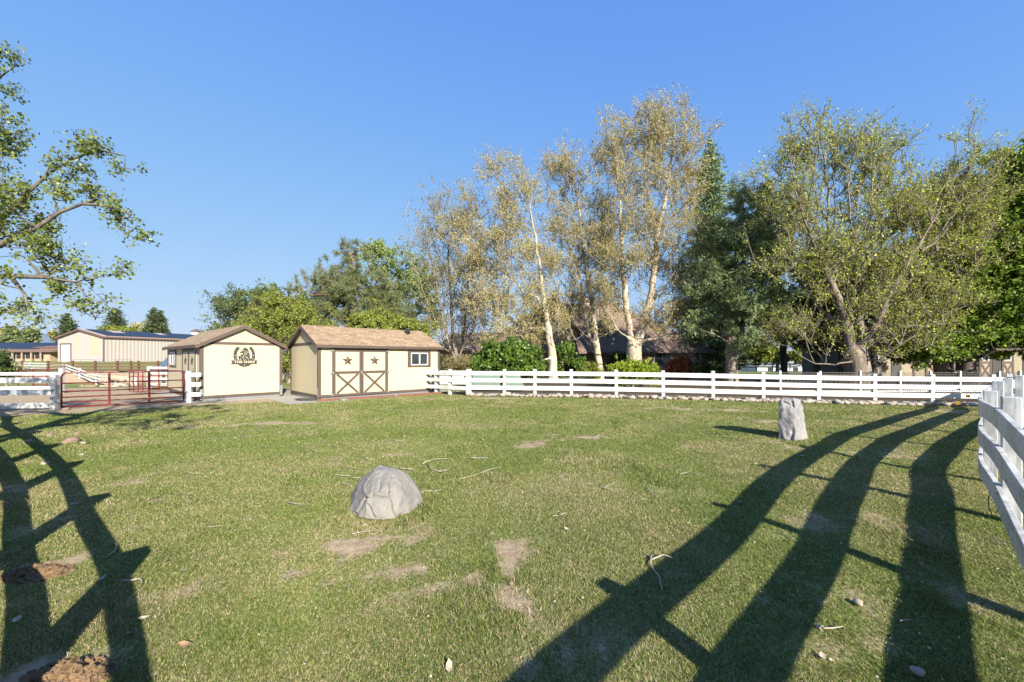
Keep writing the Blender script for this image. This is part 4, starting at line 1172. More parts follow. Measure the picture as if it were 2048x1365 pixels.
# wooden red rail on the ground by the sheds
# ---------------------------------------------------------------- red pipe gate
def pipe_gate():
    a = Vector((-14.42, 12.80, 0)); b = Vector((-12.08, 14.72, 0))
    d = (b - a).normalized(); L = (b - a).length
    root = empty('pipe_gate', a, math.atan2(d.y, d.x), 'red tubular steel gate with six bars closing the gap beside the left shed', 'gate')
    top, bot, rc = 1.17, 0.07, 0.14
    mb = MB()
    pts = [(0, 0, bot), (0, 0, top - rc)]
    for t in np.linspace(0, pi / 2, 6)[1:]:
        pts.append((rc - rc * math.cos(t), 0, top - rc + rc * math.sin(t)))
    pts.append((L - rc, 0, top))
    for t in np.linspace(0, pi / 2, 6)[1:]:
        pts.append((L - rc + rc * math.sin(t), 0, top - rc + rc * math.cos(t)))
    pts.append((L, 0, bot))
    mb.tube(pts, 0.026, 8)
    mb.build('frame', M['red_pipe'], root, smooth=True)
    for z in (bot, 0.22, 0.38, 0.56, 0.83):
        m2 = MB(); m2.tube([(0.02, 0, z), (L - .02, 0, z)], 0.02 if z > .1 else .026, 8)
        m2.build('bar', M['red_pipe'], root, smooth=True)
    for x in (L * .36, L * .69):
        m2 = MB(); m2.box(x - .03, x + .03, -.03, -.006, bot - .02, top)
        m2.build('stile', M['red_pipe'], root)
    m2 = MB(); m2.tube([(L + .01, 0, .95), (L + .1, 0, .95)], 0.012, 6); m2.tube([(L + .01, 0, .3), (L + .1, 0, .3)], 0.012, 6)
    m2.build('hinge', M['galv'], root)
    return root
pipe_gate()

def corral_panel(name, label, a, b, h, bars, mat, cross=False, group='red pipe panels in the paddock'):
    a, b = Vector(a), Vector(b)
    d = b - a; L = Vector((d.x, d.y, 0)).length
    root = empty(name, a, math.atan2(d.y, d.x), label, 'panel', group)
    mb = MB(); mb.tube([(0, 0, .08), (0, 0, h), (L, 0, h), (L, 0, .08)], 0.024, 6); mb.build('frame', mat, root)
    for z in bars:
        m = MB(); m.tube([(0, 0, z), (L, 0, z)], 0.018, 6); m.build('bar', mat, root)
    for k in (1, 2, 3) if cross else (1,):
        m = MB(); m.box(L * k / (4 if cross else 2) - .02, L * k / (4 if cross else 2) + .02, -.03, -.005, .08, h); m.build('stile', mat, root)
    if cross:
        for k in range(3):
            m = MB(); z0 = .2 + k * .28
            m.tube([(0.02, -.03, z0 + .25), (L - .02, -.03, z0)], 0.008, 5); m.build('brace', M['rope'], root)
    return root
pt = lambda px, z: ((px - CX) / F * z, z, gh((px - CX) / F * z, z))
corral_panel('corral_panel', 'dark red panel with slanting braces between two white posts', pt(259, 18.6), pt(296, 18.2), 1.05, (.1, .32, .55, .78), M['dark_red'], True)
corral_panel('corral_panel', 'long red pipe panel running to the corner of the left shed', pt(300, 19.2), pt(336, 19.4), 1.08, (.12, .34, .56, .80), M['red_pipe'])
corral_panel('corral_panel', 'red pipe panel low behind the fence left of the gate', pt(36, 20.5), pt(100, 20.0), 1.0, (.12, .4, .7), M['red_pipe'])
corral_panel('corral_panel', 'dark brown pipe panel standing in the dirt beside the red gate hinge', pt(66, 21.5), pt(124, 21.0), 1.05, (.2, .75), M['dark_red'])
for i, (p0, p1, lab) in enumerate([(135, 189, 'grey pipe stock panel in front of the white barn door'), (192, 205, 'short grey pipe panel at the barn corner'), (228, 262, 'grey pipe stock panel along the barn side')]):
    corral_panel('stock_panel', lab, pt(p0, 60), pt(p1, 60), 1.7, (.3, .7, 1.1, 1.4), M['galv'], group='grey stock panels by the barn')
# blue roofed shelter half hidden by the left shed
def feeder():
    z = 24.0
    x0, x1 = (318 - CX) / F * z, (350 - CX) / F * z
    root = empty('hay_shelter', ((x0 + x1) / 2, z + .6, 0), 0, 'small shelter with a steep blue grey roof half hidden by the left shed', 'shelter')
    w = (x1 - x0) / 2
    zt = EYE + (716 - 698) / F * z; zb = EYE + (716 - 732) / F * z
    mb = MB()
    vs = [(-w, -.6, zb), (w, -.6, zb), (w, .9, zb), (-w, .9, zb), (-w * .25, .1, zt), (w * .25, .1, zt), (w * .25, .25, zt), (-w * .25, .25, zt)]
    mb.add(vs, [(0, 1, 5, 4), (1, 2, 6, 5), (2, 3, 7, 6), (3, 0, 4, 7), (4, 5, 6, 7), (0, 3, 2, 1)])
    mb.build('roof', M['blue_tarp'], root)
    for x in (-w * .7, w * .7):
        for y in (-.45, .7):
            m = MB(); m.tube([(x, y, 0), (x, y, zb)], .07, 8); m.build('post', M['dark_metal'], root)
    m = MB()
    m.tube([(0, .1, .1), (0, .1, .5), (0, .1, .95)], [.42, .45, .4], 14)
    m.build('bin', M['blue_tarp'], root)
feeder()

# ---------------------------------------------------------------- sheds
def star(r, ri=0.42, rot=pi / 2):
    return [((r if i % 2 == 0 else r * ri) * math.cos(rot + i * pi / 5), (r if i % 2 == 0 else r * ri) * math.sin(rot + i * pi / 5)) for i in range(10)]

def wall_T(W, L, which):
    """matrix taking wall coordinates (x right, y into the wall, z up) to shed coordinates; outward is -y"""
    if which == 'front':     # Y = 0 wall, seen along +Y
        return Matrix.Identity(4)
    if which == 'back':      # Y = W wall, seen along -Y; x grows with shed X reversed
        return Matrix.Translation((L, W, 0)) @ Matrix.Rotation(pi, 4, 'Z')
    if which == 'gable':     # X = 0 wall, seen along +X
        return Matrix.Translation((0, W, 0)) @ Matrix.Rotation(-pi / 2, 4, 'Z')

def uv_roof(o, ax):
    me = o.data
    uv = me.uv_layers.new(name='UVMap')
    for p in me.polygons:
        n = p.normal
        for li in p.loop_indices:
            v = me.vertices[me.loops[li].vertex_index].co
            if abs(n.z) > 0.15:
                uv.data[li].uv = (v.x, math.hypot(v.y, 0) / max(0.2, abs(n.z))) if ax == 'x' else (v.y, v.x / max(0.2, abs(n.z)))
            else:
                uv.data[li].uv = (v.x + v.y, v.z)

def shed(label, O, ang, L, W, eave, ridge, base, door_wall, door, window_wall, window, name='garden_shed'):
    root = empty(name, O, ang, label, 'shed', 'cream sheds')
    tw = 0.09
    # walls
    mb = MB()
    for x in (0.0, L):
        pass
    vs = []
    for x in (0, L):
        vs += [(x, 0, base), (x, W, base), (x, W, eave), (x, W / 2, ridge - 0.06), (x, 0, eave)]
    mb.add(vs, [(0, 4, 3, 2, 1)], 1); mb.add(vs, [(5, 6, 7, 8, 9)], 1)
    mb.add(vs, [(0, 5, 9, 4), (1, 2, 7, 6)], 0); mb.add(vs, [(0, 1, 6, 5)], 0)
    mb.build('wall', [M['siding_x'], M['siding_y']], root)
    # trims: corner boards, skirt, gable beam
    for x, sx in ((0, -1), (L, 1)):
        for y, sy in ((0, -1), (W, 1)):
            m = MB()
            x0, x1 = sorted((x + sx * .022, x - sx * tw)); y0, y1 = sorted((y + sy * .022, y - sy * tw))
            m.box(x0, x1, *sorted((y + sy * .022, y - sy * .01)), base - .01, eave - .03)
            m.box(*sorted((x + sx * .0225, x - sx * .01)), *sorted((y - sy * .0105, y - sy * tw)), base - .01, eave - .03)
            m.build('corner_trim', M['trim'], root)
    m = MB()
    m.box(-.018, L + .018, -.018, -.001, base - .02, base + .085); m.box(-.018, L + .018, W + .001, W + .018, base - .02, base + .085)
    m.box(-.018, -.001, 0, W, base - .02, base + .085); m.box(L + .001, L + .018, 0, W, base - .02, base + .085)
    m.build('skirt_trim', M['trim'], root)
    m = MB(); m.box(-.019, -.001, 0, W, eave - .06, eave + .04); m.box(L + .001, L + .019, 0, W, eave - .06, eave + .04)
    m.build('gable_beam', M['trim'], root)
    m = MB(); m.box(.08, L - .08, -.02, -.001, eave - .11, eave); m.box(.08, L - .08, W + .001, W + .02, eave - .11, eave)
    m.build('frieze_trim', M['trim'], root)
    # roof
    oh, og = 0.17, 0.13
    slope = (ridge - eave) / (W / 2)
    m = MB(); t = 0.035
    for s in (-1, 1):
        ye = W / 2 + s * (W / 2 + oh); ze = ridge - slope * (W / 2 + oh)
        m.add([(-og, W / 2, ridge + .012), (L + og, W / 2, ridge + .012), (L + og, ye, ze + .012), (-og, ye, ze + .012),
               (-og, W / 2, ridge - t), (L + og, W / 2, ridge - t), (L + og, ye, ze - t), (-og, ye, ze - t)],
              [(0, 1, 2, 3), (7, 6, 5, 4), (0, 3, 7, 4), (1, 5, 6, 2), (2, 6, 7, 3)])
    ro_ = m.build('roof', M['shingle'], root)
    uv_roof(ro_, 'x')
    # barge boards and fascias
    for x0 in (-og - .028, L + og + .003):
        m = MB()
        for s in (-1, 1):
            ye = W / 2 + s * (W / 2 + oh + .01); ze = ridge - slope * (W / 2 + oh + .01)
            m.add([(x0, W / 2, ridge - .005), (x0 + .025, W / 2, ridge - .005), (x0 + .025, ye, ze - .005), (x0, ye, ze - .005),
                   (x0, W / 2, ridge - .15), (x0 + .025, W / 2, ridge - .15), (x0 + .025, ye, ze - .14), (x0, ye, ze - .14)],
                  [(0, 3, 2, 1), (4, 5, 6, 7), (0, 4, 7, 3), (1, 2, 6, 5), (3, 7, 6, 2), (0, 1, 5, 4)])
        m.build('barge_board', M['trim'], root)
    for s in (-1, 1):
        ye = W / 2 + s * (W / 2 + oh); ze = ridge - slope * (W / 2 + oh)
        m = MB(); m.box(-og + .001, L + og - .001, *sorted((ye, ye + s * .022)), ze - .115, ze + .0)
        m.build('fascia', M['trim'], root)
    # skids
    m = MB()
    for y in (.05, W / 2, W - .15):
        m.box(.02, L - .02, y, y + .1, 0.0, base - .021)
    m.build('skid', M['orange_skid'], root)
    m = MB(); m.box(0.12, L - .1, 0.02, 0.045, 0.005, base - .03); m.box(.01, .03, .1, W - .1, .005, base - .03)
    m.build('skirt_sheet', M['galv'], root)
    # galvanised corner anchors
    for (x, y) in ((0, 0), (L, 0), (0, W)):
        m = MB()
        m.box(x - .03 if x == 0 else x + .0235, x - .0235 if x == 0 else x + .03, *sorted((y - .024 if y == 0 else y + .024, y + .07 if y == 0 else y - .07)), base - .06, base + .36)
        m.build('anchor_strap', M['galv'], root)
    # double door
    T = wall_T(W, L, door_wall)
    x0, x1, ztop = door
    zb = base + 0.0
    wdt = x1 - x0; mid = (x0 + x1) / 2; fw = .13
    m = MB(); m.box(x0 - .02, x1 + .02, -.055, -.002, ztop - .09, ztop + .01, 0, T); m.build('door_header', M['trim'], root, bevel=.004)
    for k, (a, b) in enumerate(((x0, mid - .004), (mid + .004, x1))):
        d = MB(); d.box(a, b, -.026, -.002, zb + .0, ztop - .10, 0, T)
        leaf_o = d.build('door', M['cream_flat'], root)
        sw = .15 if k == 0 else .13
        fr = MB()
        fwl, fwr = (fw, .085) if k == 0 else (.085, fw)
        zmid = 1.06
        fr.box(a, a + fwl, -.045, -.0265, zb, ztop - .10, 0, T); fr.box(b - fwr, b, -.045, -.0265, zb, ztop - .10, 0, T)
        fr.box(a + fwl + .001, b - fwr - .001, -.044, -.0265, ztop - .20, ztop - .101, 0, T)
        fr.box(a + fwl + .001, b - fwr - .001, -.044, -.0265, zmid - .05, zmid + .05, 0, T)
        fr.box(a + fwl + .001, b - fwr - .001, -.044, -.0265, zb + .001, zb + .09, 0, T)
        fr.build('door_trim', M['trim'], leaf_o)
        br = MB()
        xa, xb = a + fwl, b - fwr
        p0, p1 = Vector((xa + .05, -.034, zb + .10)), Vector((xb - .05, -.034, zmid - .06))
        q0, q1 = Vector((xb - .05, -.0365, zb + .10)), Vector((xa + .05, -.0365, zmid - .06))
        br.bar(T @ p0, T @ p1, .014, .085, Vector((0, 0, 1))); br.bar(T @ q0, T @ q1, .014, .085, Vector((0, 0, 1)))
        br.build('cross_brace', M['trim'], leaf_o)
        so_ = MB(); cx, cz = (xa + xb) / 2, (zmid + ztop - .15) / 2 + .03
        r_ = .235
        pts = star(r_)
        # barn star with raised centre
        c = len(so_.v)
        vs = [T @ Vector((cx + x, -.03, cz + z)) for x, z in pts] + [T @ Vector((cx, -.075, cz))] + [T @ Vector((cx, -.027, cz))]
        so_.add(vs, [(i, (i + 1) % 10, 10) for i in range(10)] + [((i + 1) % 10, i, 11) for i in range(10)])
        so_.build('star', M['trim'], leaf_o)
        hg = MB()
        for hz in (zb + .08, zmid, ztop - .15):
            hx = a + .0 if k == 0 else b - .0
            hg.box(hx - .06, hx + .06, -.052, -.0455, hz - .05, hz + .03, 0, T)
        hg.build('hinge', M['galv'], leaf_o)
    m = MB()
    m.box(mid - .03, mid + .03, -.055, -.046, 1.0, 1.12, 0, T)
    m.tube([T @ Vector((mid, -.075, 1.03)), T @ Vector((mid + .01, -.08, .96)), T @ Vector((mid + .03, -.075, .90))], .012, 8)
    m.build('handle', M['galv'], root)
    # window
    T = wall_T(W, L, window_wall)
    x0, x1, z0, z1 = window
    tb = .15
    m = MB()
    m.box(x0, x0 + tb, -.03, -.002, z0, z1, 0, T); m.box(x1 - tb, x1, -.03, -.002, z0, z1, 0, T)
    m.box(x0 + tb + .001, x1 - tb - .001, -.026, -.002, z1 - .09, z1 - .005, 0, T); m.box(x0 + tb + .001, x1 - tb - .001, -.026, -.002, z0 + .005, z0 + .09, 0, T)
    for xx in (x0, x1 - tb):
        m.box(xx - .012, xx + tb + .012, -.042, -.0305, z1 - .16, z1 - .14, 0, T); m.box(xx - .012, xx + tb + .012, -.042, -.0305, z0 + .14, z0 + .16, 0, T)
    fr = m.build('window', M['trim'], root)
    m = MB(); a, b, c, d = x0 + tb, x1 - tb, z0 + .09, z1 - .09; w = .045
    m.box(a, b, -.04, -.003, c, c + w, 0, T); m.box(a, b, -.04, -.003, d - w, d, 0, T)
    m.box(a, a + w, -.0395, -.003, c + w, d - w, 0, T); m.box(b - w, b, -.0395, -.003, c + w, d - w, 0, T)
    m.box((a + b) / 2 - .03, (a + b) / 2 + .03, -.038, -.003, c + w, d - w, 0, T)
    m.build('sash', M['vinyl'], fr)
    m = MB(); m.box(a + w, b - w, -.012, -.004, c + w, d - w, 0, T); m.build('pane', M['glass'], fr)
    return root

W2 = 3.42
s2 = shed('right hand cream shed with two brown stars on its double doors and a roof lamp', C2, A2, 5.52, W2, 2.23, 3.00, 0.12,
          'front', (0.50, 2.86, 2.10), 'front', (3.83, 5.03, 1.22, 1.97))
# the left shed: local X runs along V1, local Y along -U1
W1 = 2.80; L1 = 6.45
O1 = C1 + U1 * W1
s1 = shed('left hand cream shed carrying the horseshoe sign on its gable wall', O1, A1 + pi / 2, L1, W1, 2.23, 2.97, 0.12,
          'back', (L1 - 3.05, L1 - 0.60, 2.10), 'back', (L1 - 5.95, L1 - 4.45, 1.22, 2.0))

# solar lamp on the right shed roof
rl = empty('solar_roof_lamp', C2 + U2 * 4.55 + V2 * 1.25 + Vector((0, 0, 2.23 + .77 * (1.25 / 1.71))), A2, 'small black solar lamp on the roof of the right shed', 'lamp')
m = MB(); m.box(-.13, .13, -.02, .02, .05, .28, 0, Matrix.Rotation(R(-18), 4, 'X') @ Matrix.Rotation(R(10), 4, 'Y')); m.build('panel', M['black'], rl)
m = MB(); m.tube([(0, .02, 0), (0, .02, .12)], .03, 8); m.box(-.06, .06, -.06, .05, -.02, .03); m.build('bracket', M['black'], rl)
m = MB(); m.box(-.07, .07, -.09, -.05, .02, .10); m.build('lamp_head', M['black'], rl)

# ---------------------------------------------------------------- horseshoe sign
def sign():
    Tm = Matrix.Translation(C1) @ Matrix.Rotation(A1, 4, 'Z') @ Matrix.Translation((1.415, -.025, 1.74))
    root = empty('horseshoe_sign', Tm.translation, A1, 'dark metal horseshoe sign with a horse and a name banner on the left shed gable', 'sign')
    mat = M['dark_metal']
    t = .012
    # horseshoe: open at the top; outer and inner ellipse arcs
    out = []; inn = []
    for k in range(41):
        a = R(134) + R(272) * k / 40        # from upper left round the bottom to upper right
        co, si = math.cos(a), math.sin(a)
        out.append((.377 * co, .45 * si + .012))
        inn.append((.268 * co, .345 * si + .020))
    mb = MB()
    for k in range(40):
        mb.extrude([out[k], out[k + 1], inn[k + 1], inn[k]], t)
    for e in (0, 40):
        cx, cz = (out[e][0] + inn[e][0]) / 2, (out[e][1] + inn[e][1]) / 2
        mb.extrude([(cx + .055 * math.cos(q), cz + .055 * math.sin(q)) for q in np.linspace(0, 2 * pi, 14)[:-1]], t * .98)
    mb.build('horseshoe', mat, root)
    # nail holes show the wall paint
    h = MB()
    for k in (7, 10, 13, 27, 30, 33, 20):
        cx, cz = (out[k][0] + inn[k][0]) / 2, (out[k][1] + inn[k][1]) / 2
        h.extrude([(cx + .017 * math.cos(q), cz + .017 * math.sin(q)) for q in np.linspace(0, 2 * pi, 9)[:-1]], t + .002)
    h.build('nail_holes', M['cream_flat'], root)
    # horse bust facing left with raised foreleg
    horse_o = [(-.02, .33), (.005, .30), (.03, .345), (.05, .305), (.10, .29), (.14, .24), (.165, .16), (.18, .07), (.185, -.02), (.20, -.09), (.225, -.15), (.20, -.22), (-.17, -.22), (-.175, -.17), (-.20, -.12),
               (-.215, -.05), (-.19, -.015), (-.15, -.02), (-.11, -.05), (-.13, 0.0), (-.155, .04), (-.10, .03), (-.06, .06), (-.05, .11), (-.08, .13), (-.13, .105), (-.165, .10), (-.135, .15), (-.10, .19), (-.06, .25), (-.03, .28)]
    m = MB(); m.extrude(horse_o, t * .9); m.build('horse_figure', mat, root)
    c = MB()
    for (x0, z0, x1, z1, w) in [(-.10, .17, -.02, .22, .014), (.01, .10, .03, .20, .016), (.06, .02, .10, .16, .016), (-.05, -.02, .02, .04, .014), (-.10, -.10, -.03, -.04, .014), (.03, -.02, .08, -.10, .016),
                                (-.03, -.14, -.01, -.20, .018), (.09, -.06, .15, -.16, .016), (-.14, -.12, -.12, -.20, .018), (.12, .20, .14, .10, .012), (.04, -.16, .06, -.20, .018), (-.02, .06, .05, .09, .012), (-.04, -.06, .0, -.10, .012)]:
        c.bar((x0, -t - .001, z0), (x1, -t - .001, z1), .006, w, Vector((0, 0, 1)))
    c.build('cut_lines', M['cream_flat'], root)
    # banner
    bn = [(-.36, -.19), (.36, -.19), (.46, -.19), (.41, -.255), (.46, -.33), (-.46, -.33), (-.41, -.255), (-.46, -.19)]
    m = MB(); m.extrude(bn, t + .006); bo_ = m.build('banner', mat, root)
    for word, xa, xb in (('THE', -.36, -.075), ('SHIRE', -.025, .36)):
        cu = bpy.data.curves.new('lettering', 'FONT')
        cu.body = word; cu.size = .145; cu.extrude = .004; cu.offset = .004; cu.space_character = 1.1
        to = bpy.data.objects.new('lettering_tmp', cu)
        COL.objects.link(to)
        bpy.context.view_layer.update()
        me = bpy.data.meshes.new_from_object(to)
        bpy.data.objects.remove(to)
        me.materials.clear(); me.materials.append(M['cream_flat'])
        xs = [v.co.x for v in me.vertices]; ys = [v.co.y for v in me.vertices]
        for v in me.vertices:
            x, y, z = v.co
            v.co = (xa + (x - min(xs)) * (xb - xa) / (max(xs) - min(xs)), -t - .008 - z, -.306 + (y - min(ys)) * .096 / (max(ys) - min(ys)))
        link(bpy.data.objects.new('lettering', me), root)
sign()

# ---------------------------------------------------------------- things by the sheds
def loop_cable(label, c, r, n, mat, name='cable_coil'):
    mb = MB(); pts = []
    rr = random.Random(5)
    for i in range(n * 18):
        a = i / 18 * 2 * pi
        k = 1 + .18 * math.sin(a * .37 + 1) + rr.uniform(-.02, .02)
        pts.append((r[0] * k * math.cos(a) + .04 * math.sin(i * .05), r[1] * k * math.sin(a), .015 + .008 * (i / 18) + .006 * math.sin(a * 3)))
    mb.tube(pts, .009, 5)
    o = mb.build(name, mat, None, smooth=True); o.location = c; tag(o, label, 'cable')
loop_cable('coil of grey cable lying on the gravel at the corner of the right shed', G(616, 801), (.42, .20), 7, M['rope'])
m = MB()
a = G(634, 803.5); b = G(902, 786.5)
m.bar(a + Vector((0, 0, .04)), (a + b) / 2 + Vector((.03, .0, .045)), .10, .08); m.bar((a + b) / 2 + Vector((.032, .002, .043)), b + Vector((0, 0, .04)), .10, .078)
o = m.build('edging_timber', M['redwood'], None, bevel=.01); tag(o, 'long red brown timber lying along the front of the right shed', 'timber')
def stone(name, label, c, r, mat, seed, group=None, flat=.6, cat='stone', sub=2):
    bm = bmesh.new(); bmesh.ops.create_icosphere(bm, subdivisions=sub, radius=1)
    for v in bm.verts:
        n_ = noise.noise(v.co * 1.1 + Vector((seed * 3.7, 0, 0))) * .45
        v.co = v.co * (1 + n_)
        v.co = Vector((v.co.x * r[0], v.co.y * r[1], v.co.z * r[2]))
    for f in bm.faces: f.smooth = True
    me = bpy.data.meshes.new(name); bm.to_mesh(me); bm.free(); me.materials.append(mat)
    o = bpy.data.objects.new(name, me); o.location = c; o.rotation_euler = (0, 0, seed); link(o)
    return tag(o, label, cat, group)
SGR = 'loose stones in the grass'
c = G(142, 886)
stone('field_stone', 'largest reddish brown stone at the edge of the left rail shadow', c + Vector((0, 0, .04)), (.13, .10, .07), M['red_stone'], 1.3, SGR)
stones = [((155, 868), .06, 'red_stone', 'small brown stone just beyond the largest brown stone'), ((56, 885), .06, 'pale_stone', 'pale stone between the two left rail shadows, farthest one'), ((86, 893), .035, 'pale_stone', 'small round pale stone touching the right rail shadow'),
          ((167, 888), .045, 'pale_stone', 'pale pebble right of the largest brown stone'), ((163, 912), .05, 'pale_stone', 'white pebble lone on the grass beyond the post shadow'), ((90, 929), .055, 'pale_stone', 'white roundish stone between the two left rail shadows, nearer one'),
          ((100, 873), .07, 'red_stone', 'flat stone lying inside the left rail shadow'), ((1715, 1207), .032, 'pale_stone', 'cream stone in the sunlit strip between the right rail shadows'), ((1640, 1257), .022, 'pale_stone', 'small round stone beside a short stick at the lower right'),
          ((730, 1052), .028, 'pale_stone', 'pale stone just in front of the boulder'), ((1835, 1345), .032, 'pale_stone', 'white stone in shade near the bottom right corner'), ((1022, 1168), .02, 'red_stone', 'tiny reddish pebble in the worn patch'),
          ((1480, 1006), .03, 'red_stone', 'small brown stone near the middle rail shadow')]
for i, ((px, py), r, mt, lab) in enumerate(stones):
    stone('field_stone', lab, G(px, py) + Vector((0, 0, r * .3)), (r, r * .8, r * .55), M[mt], i * 1.7 + 2, SGR, sub=2)
stone('green_cover', 'low green valve cover on the gravel in front of the star doors', G(688, 802) + Vector((0, 0, .03)), (.16, .10, .05), M['green_plastic'], 4, cat='cover')
stone('field_stone', 'flat brown stone on the gravel in front of the right shed window', G(792, 794) + Vector((0, 0, .03)), (.10, .08, .05), M['red_stone'], 9, SGR)
stone('field_stone', 'flat brown stone in front of the gate post', G(381, 812) + Vector((0, 0, .02)), (.16, .08, .035), M['red_stone'], 12, SGR)
stone('field_stone', 'reddish block at the foot of the red gate hinge', G(133, 821) + Vector((0, 0, .03)), (.11, .09, .06), M['red_stone'], 14, SGR)

# ---------------------------------------------------------------- boulders
def hull_rock(name, label, pts, mat, loc, seed, disp=.02, ridge=None, sub=4, rough_scale=6.0, grooves=()):
    bm = bmesh.new()
    for p in pts: bm.verts.new(p)
    r = bmesh.ops.convex_hull(bm, input=bm.verts)
    bmesh.ops.delete(bm, geom=[g for g in r['geom_interior'] if isinstance(g, bmesh.types.BMVert)], context='VERTS') if r['geom_interior'] else None
    bmesh.ops.triangulate(bm, faces=bm.faces)
    for k in range(sub):
        bmesh.ops.subdivide_edges(bm, edges=bm.edges, cuts=1, use_grid_fill=True)
        bmesh.ops.triangulate(bm, faces=bm.faces)
        if k == 1:
            bmesh.ops.smooth_vert(bm, verts=bm.verts, factor=.22, use_axis_x=True, use_axis_y=True, use_axis_z=True)
    bm.normal_update()
    nv_ = {v: v.normal.copy() for v in bm.verts}
    for v in bm.verts:
        q = v.co + Vector((seed, 0, 0))
        d = (noise.noise(q * rough_scale * .5) * 1.0 + noise.noise(q * rough_scale * 1.7) * .45 + noise.noise(q * rough_scale * 5) * .28 + noise.noise(q * rough_scale * 11) * .16) * disp
        rg = 1 - abs(noise.noise(q * rough_scale * .8 + Vector((5, 5, 5)))) * 2
        d += max(0, rg - .55) * disp * 1.4
        for (ax, az, bx, bz, w, dep) in grooves:       # crack from (ax,az) to (bx,bz) on the front face
            if v.co.y < .12:
                px, pz = v.co.x, v.co.z
                L2 = (bx - ax) ** 2 + (bz - az) ** 2
                t = max(0, min(1, ((px - ax) * (bx - ax) + (pz - az) * (bz - az)) / L2))
                dd = math.hypot(px - ax - t * (bx - ax), pz - az - t * (bz - az))
                d -= dep * math.exp(-(dd / w) ** 2)
        v.co += nv_[v] * d
    for f in bm.faces: f.smooth = True
    me = bpy.data.meshes.new(name); bm.to_mesh(me); bm.free(); me.materials.append(mat)
    o = bpy.data.objects.new(name, me); o.location = loc; link(o)
    return tag(o, label, 'rock', 'large rocks on the lawn')
zb = 4.25
def bpnt(px, py, z):
    p = P(px, py, z); return (p.x, p.y - zb, p.z)
bx = (770 - CX) / F * zb
pts = []
for (px, py, z) in [(699, 1030, 4.22), (716, 1036, 4.08), (748, 1041, 4.03), (790, 1040, 4.05), (815, 1025, 4.25), (845, 1012, 4.5), (850, 1002, 4.75), (698, 1012, 4.6),
                    (705, 1000, 4.35), (735, 1000, 4.08), (800, 1000, 4.2), (835, 975, 4.62), (818, 950, 4.6), (716, 968, 4.45), (722, 958, 4.6), (745, 938, 4.5), (760, 931, 4.55), (790, 938, 4.5), (812, 945, 4.65),
                    (752, 945, 4.38), (785, 950, 4.36), (730, 980, 4.25), (770, 975, 4.15), (802, 975, 4.3), (700, 1005, 4.95), (845, 990, 5.0), (770, 935, 4.8)]:
    q = bpnt(px, py, z); pts.append((q[0] - bx, q[1], max(q[2], -.06)))
hull_rock('boulder', 'pale grey rounded pyramid boulder sitting alone in the middle of the grass', pts, M['boulder'], (bx, zb, 0), 2.0, .018, sub=5, rough_scale=5,
          grooves=((-.25, .06, -.19, .19, .007, .028), (-.19, .19, -.09, .235, .007, .028), (-.09, .235, .02, .215, .007, .024), (.02, .215, .11, .20, .007, .020), (.04, .43, .09, .24, .014, .018), (.09, .24, .20, .0, .018, .030), (-.07, .42, -.03, .27, .012, .010), (-.12, .15, -.05, .04, .015, .018), (-.27, .02, -.22, -.03, .02, .03)))
zs = 8.15
sx = (1585 - CX) / F * zs
pts = []
for (px, py, z) in [(1556, 884, 7.95), (1592, 887, 7.75), (1616, 884, 8.1), (1600, 880, 8.55), (1565, 880, 8.5), (1558, 860, 8.0), (1591, 860, 7.8), (1612, 860, 8.1), (1557, 815, 8.05), (1559, 802, 8.1), (1566, 797, 8.12), (1590, 796.5, 7.95), (1600, 799, 8.1), (1604, 810, 8.15),
                    (1607, 830, 8.12), (1590, 830, 7.85), (1563, 800, 8.4), (1596, 800, 8.45), (1568, 850, 8.5), (1606, 850, 8.5)]:
    q = P(px, py, z); pts.append((q.x - sx, q.y - zs, max(q.z, -.08)))
hull_rock('standing_stone', 'tall upright grey slab of rock standing near the right fence shadow', pts, M['slab'], (sx, zs, 0), 7.0, .022, sub=4, rough_scale=6,
          grooves=((-.25, .75, -.12, .68, .015, .03), (-.15, .80, -.13, .66, .012, .03), (-.05, .85, -.04, .70, .012, .03), (-.16, .42, -.10, .28, .012, .02), (-.10, .28, .02, .25, .012, .02), (-.22, .2, -.28, .0, .02, .04), (-.12, .22, -.16, .08, .012, .03), (-.03, .18, .02, .02, .012, .03)))

# ---------------------------------------------------------------- cobbles along the rear fence
var_meshes = []
for k in range(8):
    bm = bmesh.new(); bmesh.ops.create_icosphere(bm, subdivisions=2, radius=1)
    for v in bm.verts:
        v.co *= 1 + noise.noise(v.co * .9 + Vector((k * 5.1, 0, 0))) * .35
    for f in bm.faces: f.smooth = True
    me = bpy.data.meshes.new('river_cobble'); bm.to_mesh(me); bm.free(); me.materials.append(M['cobble']); var_meshes.append(me)
rc = random.Random(3)
first = None
N_C = 296
for i in range(N_C):
    t = (i + rc.random()) / N_C
    px = 935 + (1990 - 935) * t ** 0.97
    z = back_z(px) - 0.02 - rc.random() * 0.40
    x = (px - CX) / F * z
    r = rc.uniform(.065, .125) * (1.25 if rc.random() < .12 else 1)
    o = bpy.data.objects.new('river_cobble', var_meshes[i % 8])
    o.location = (x, z, gh(x, z) + r * .40); o.scale = (r * rc.uniform(.9, 1.35), r * rc.uniform(.8, 1.1), r * rc.uniform(.55, .8)); o.rotation_euler = (rc.uniform(-.2, .2), rc.uniform(-.2, .2), rc.uniform(0, 6.28))
    link(o)
    tag(o, 'rounded river cobble in the stone edging at the foot of the rear white fence', 'cobble', 'cobbles edging the rear fence')

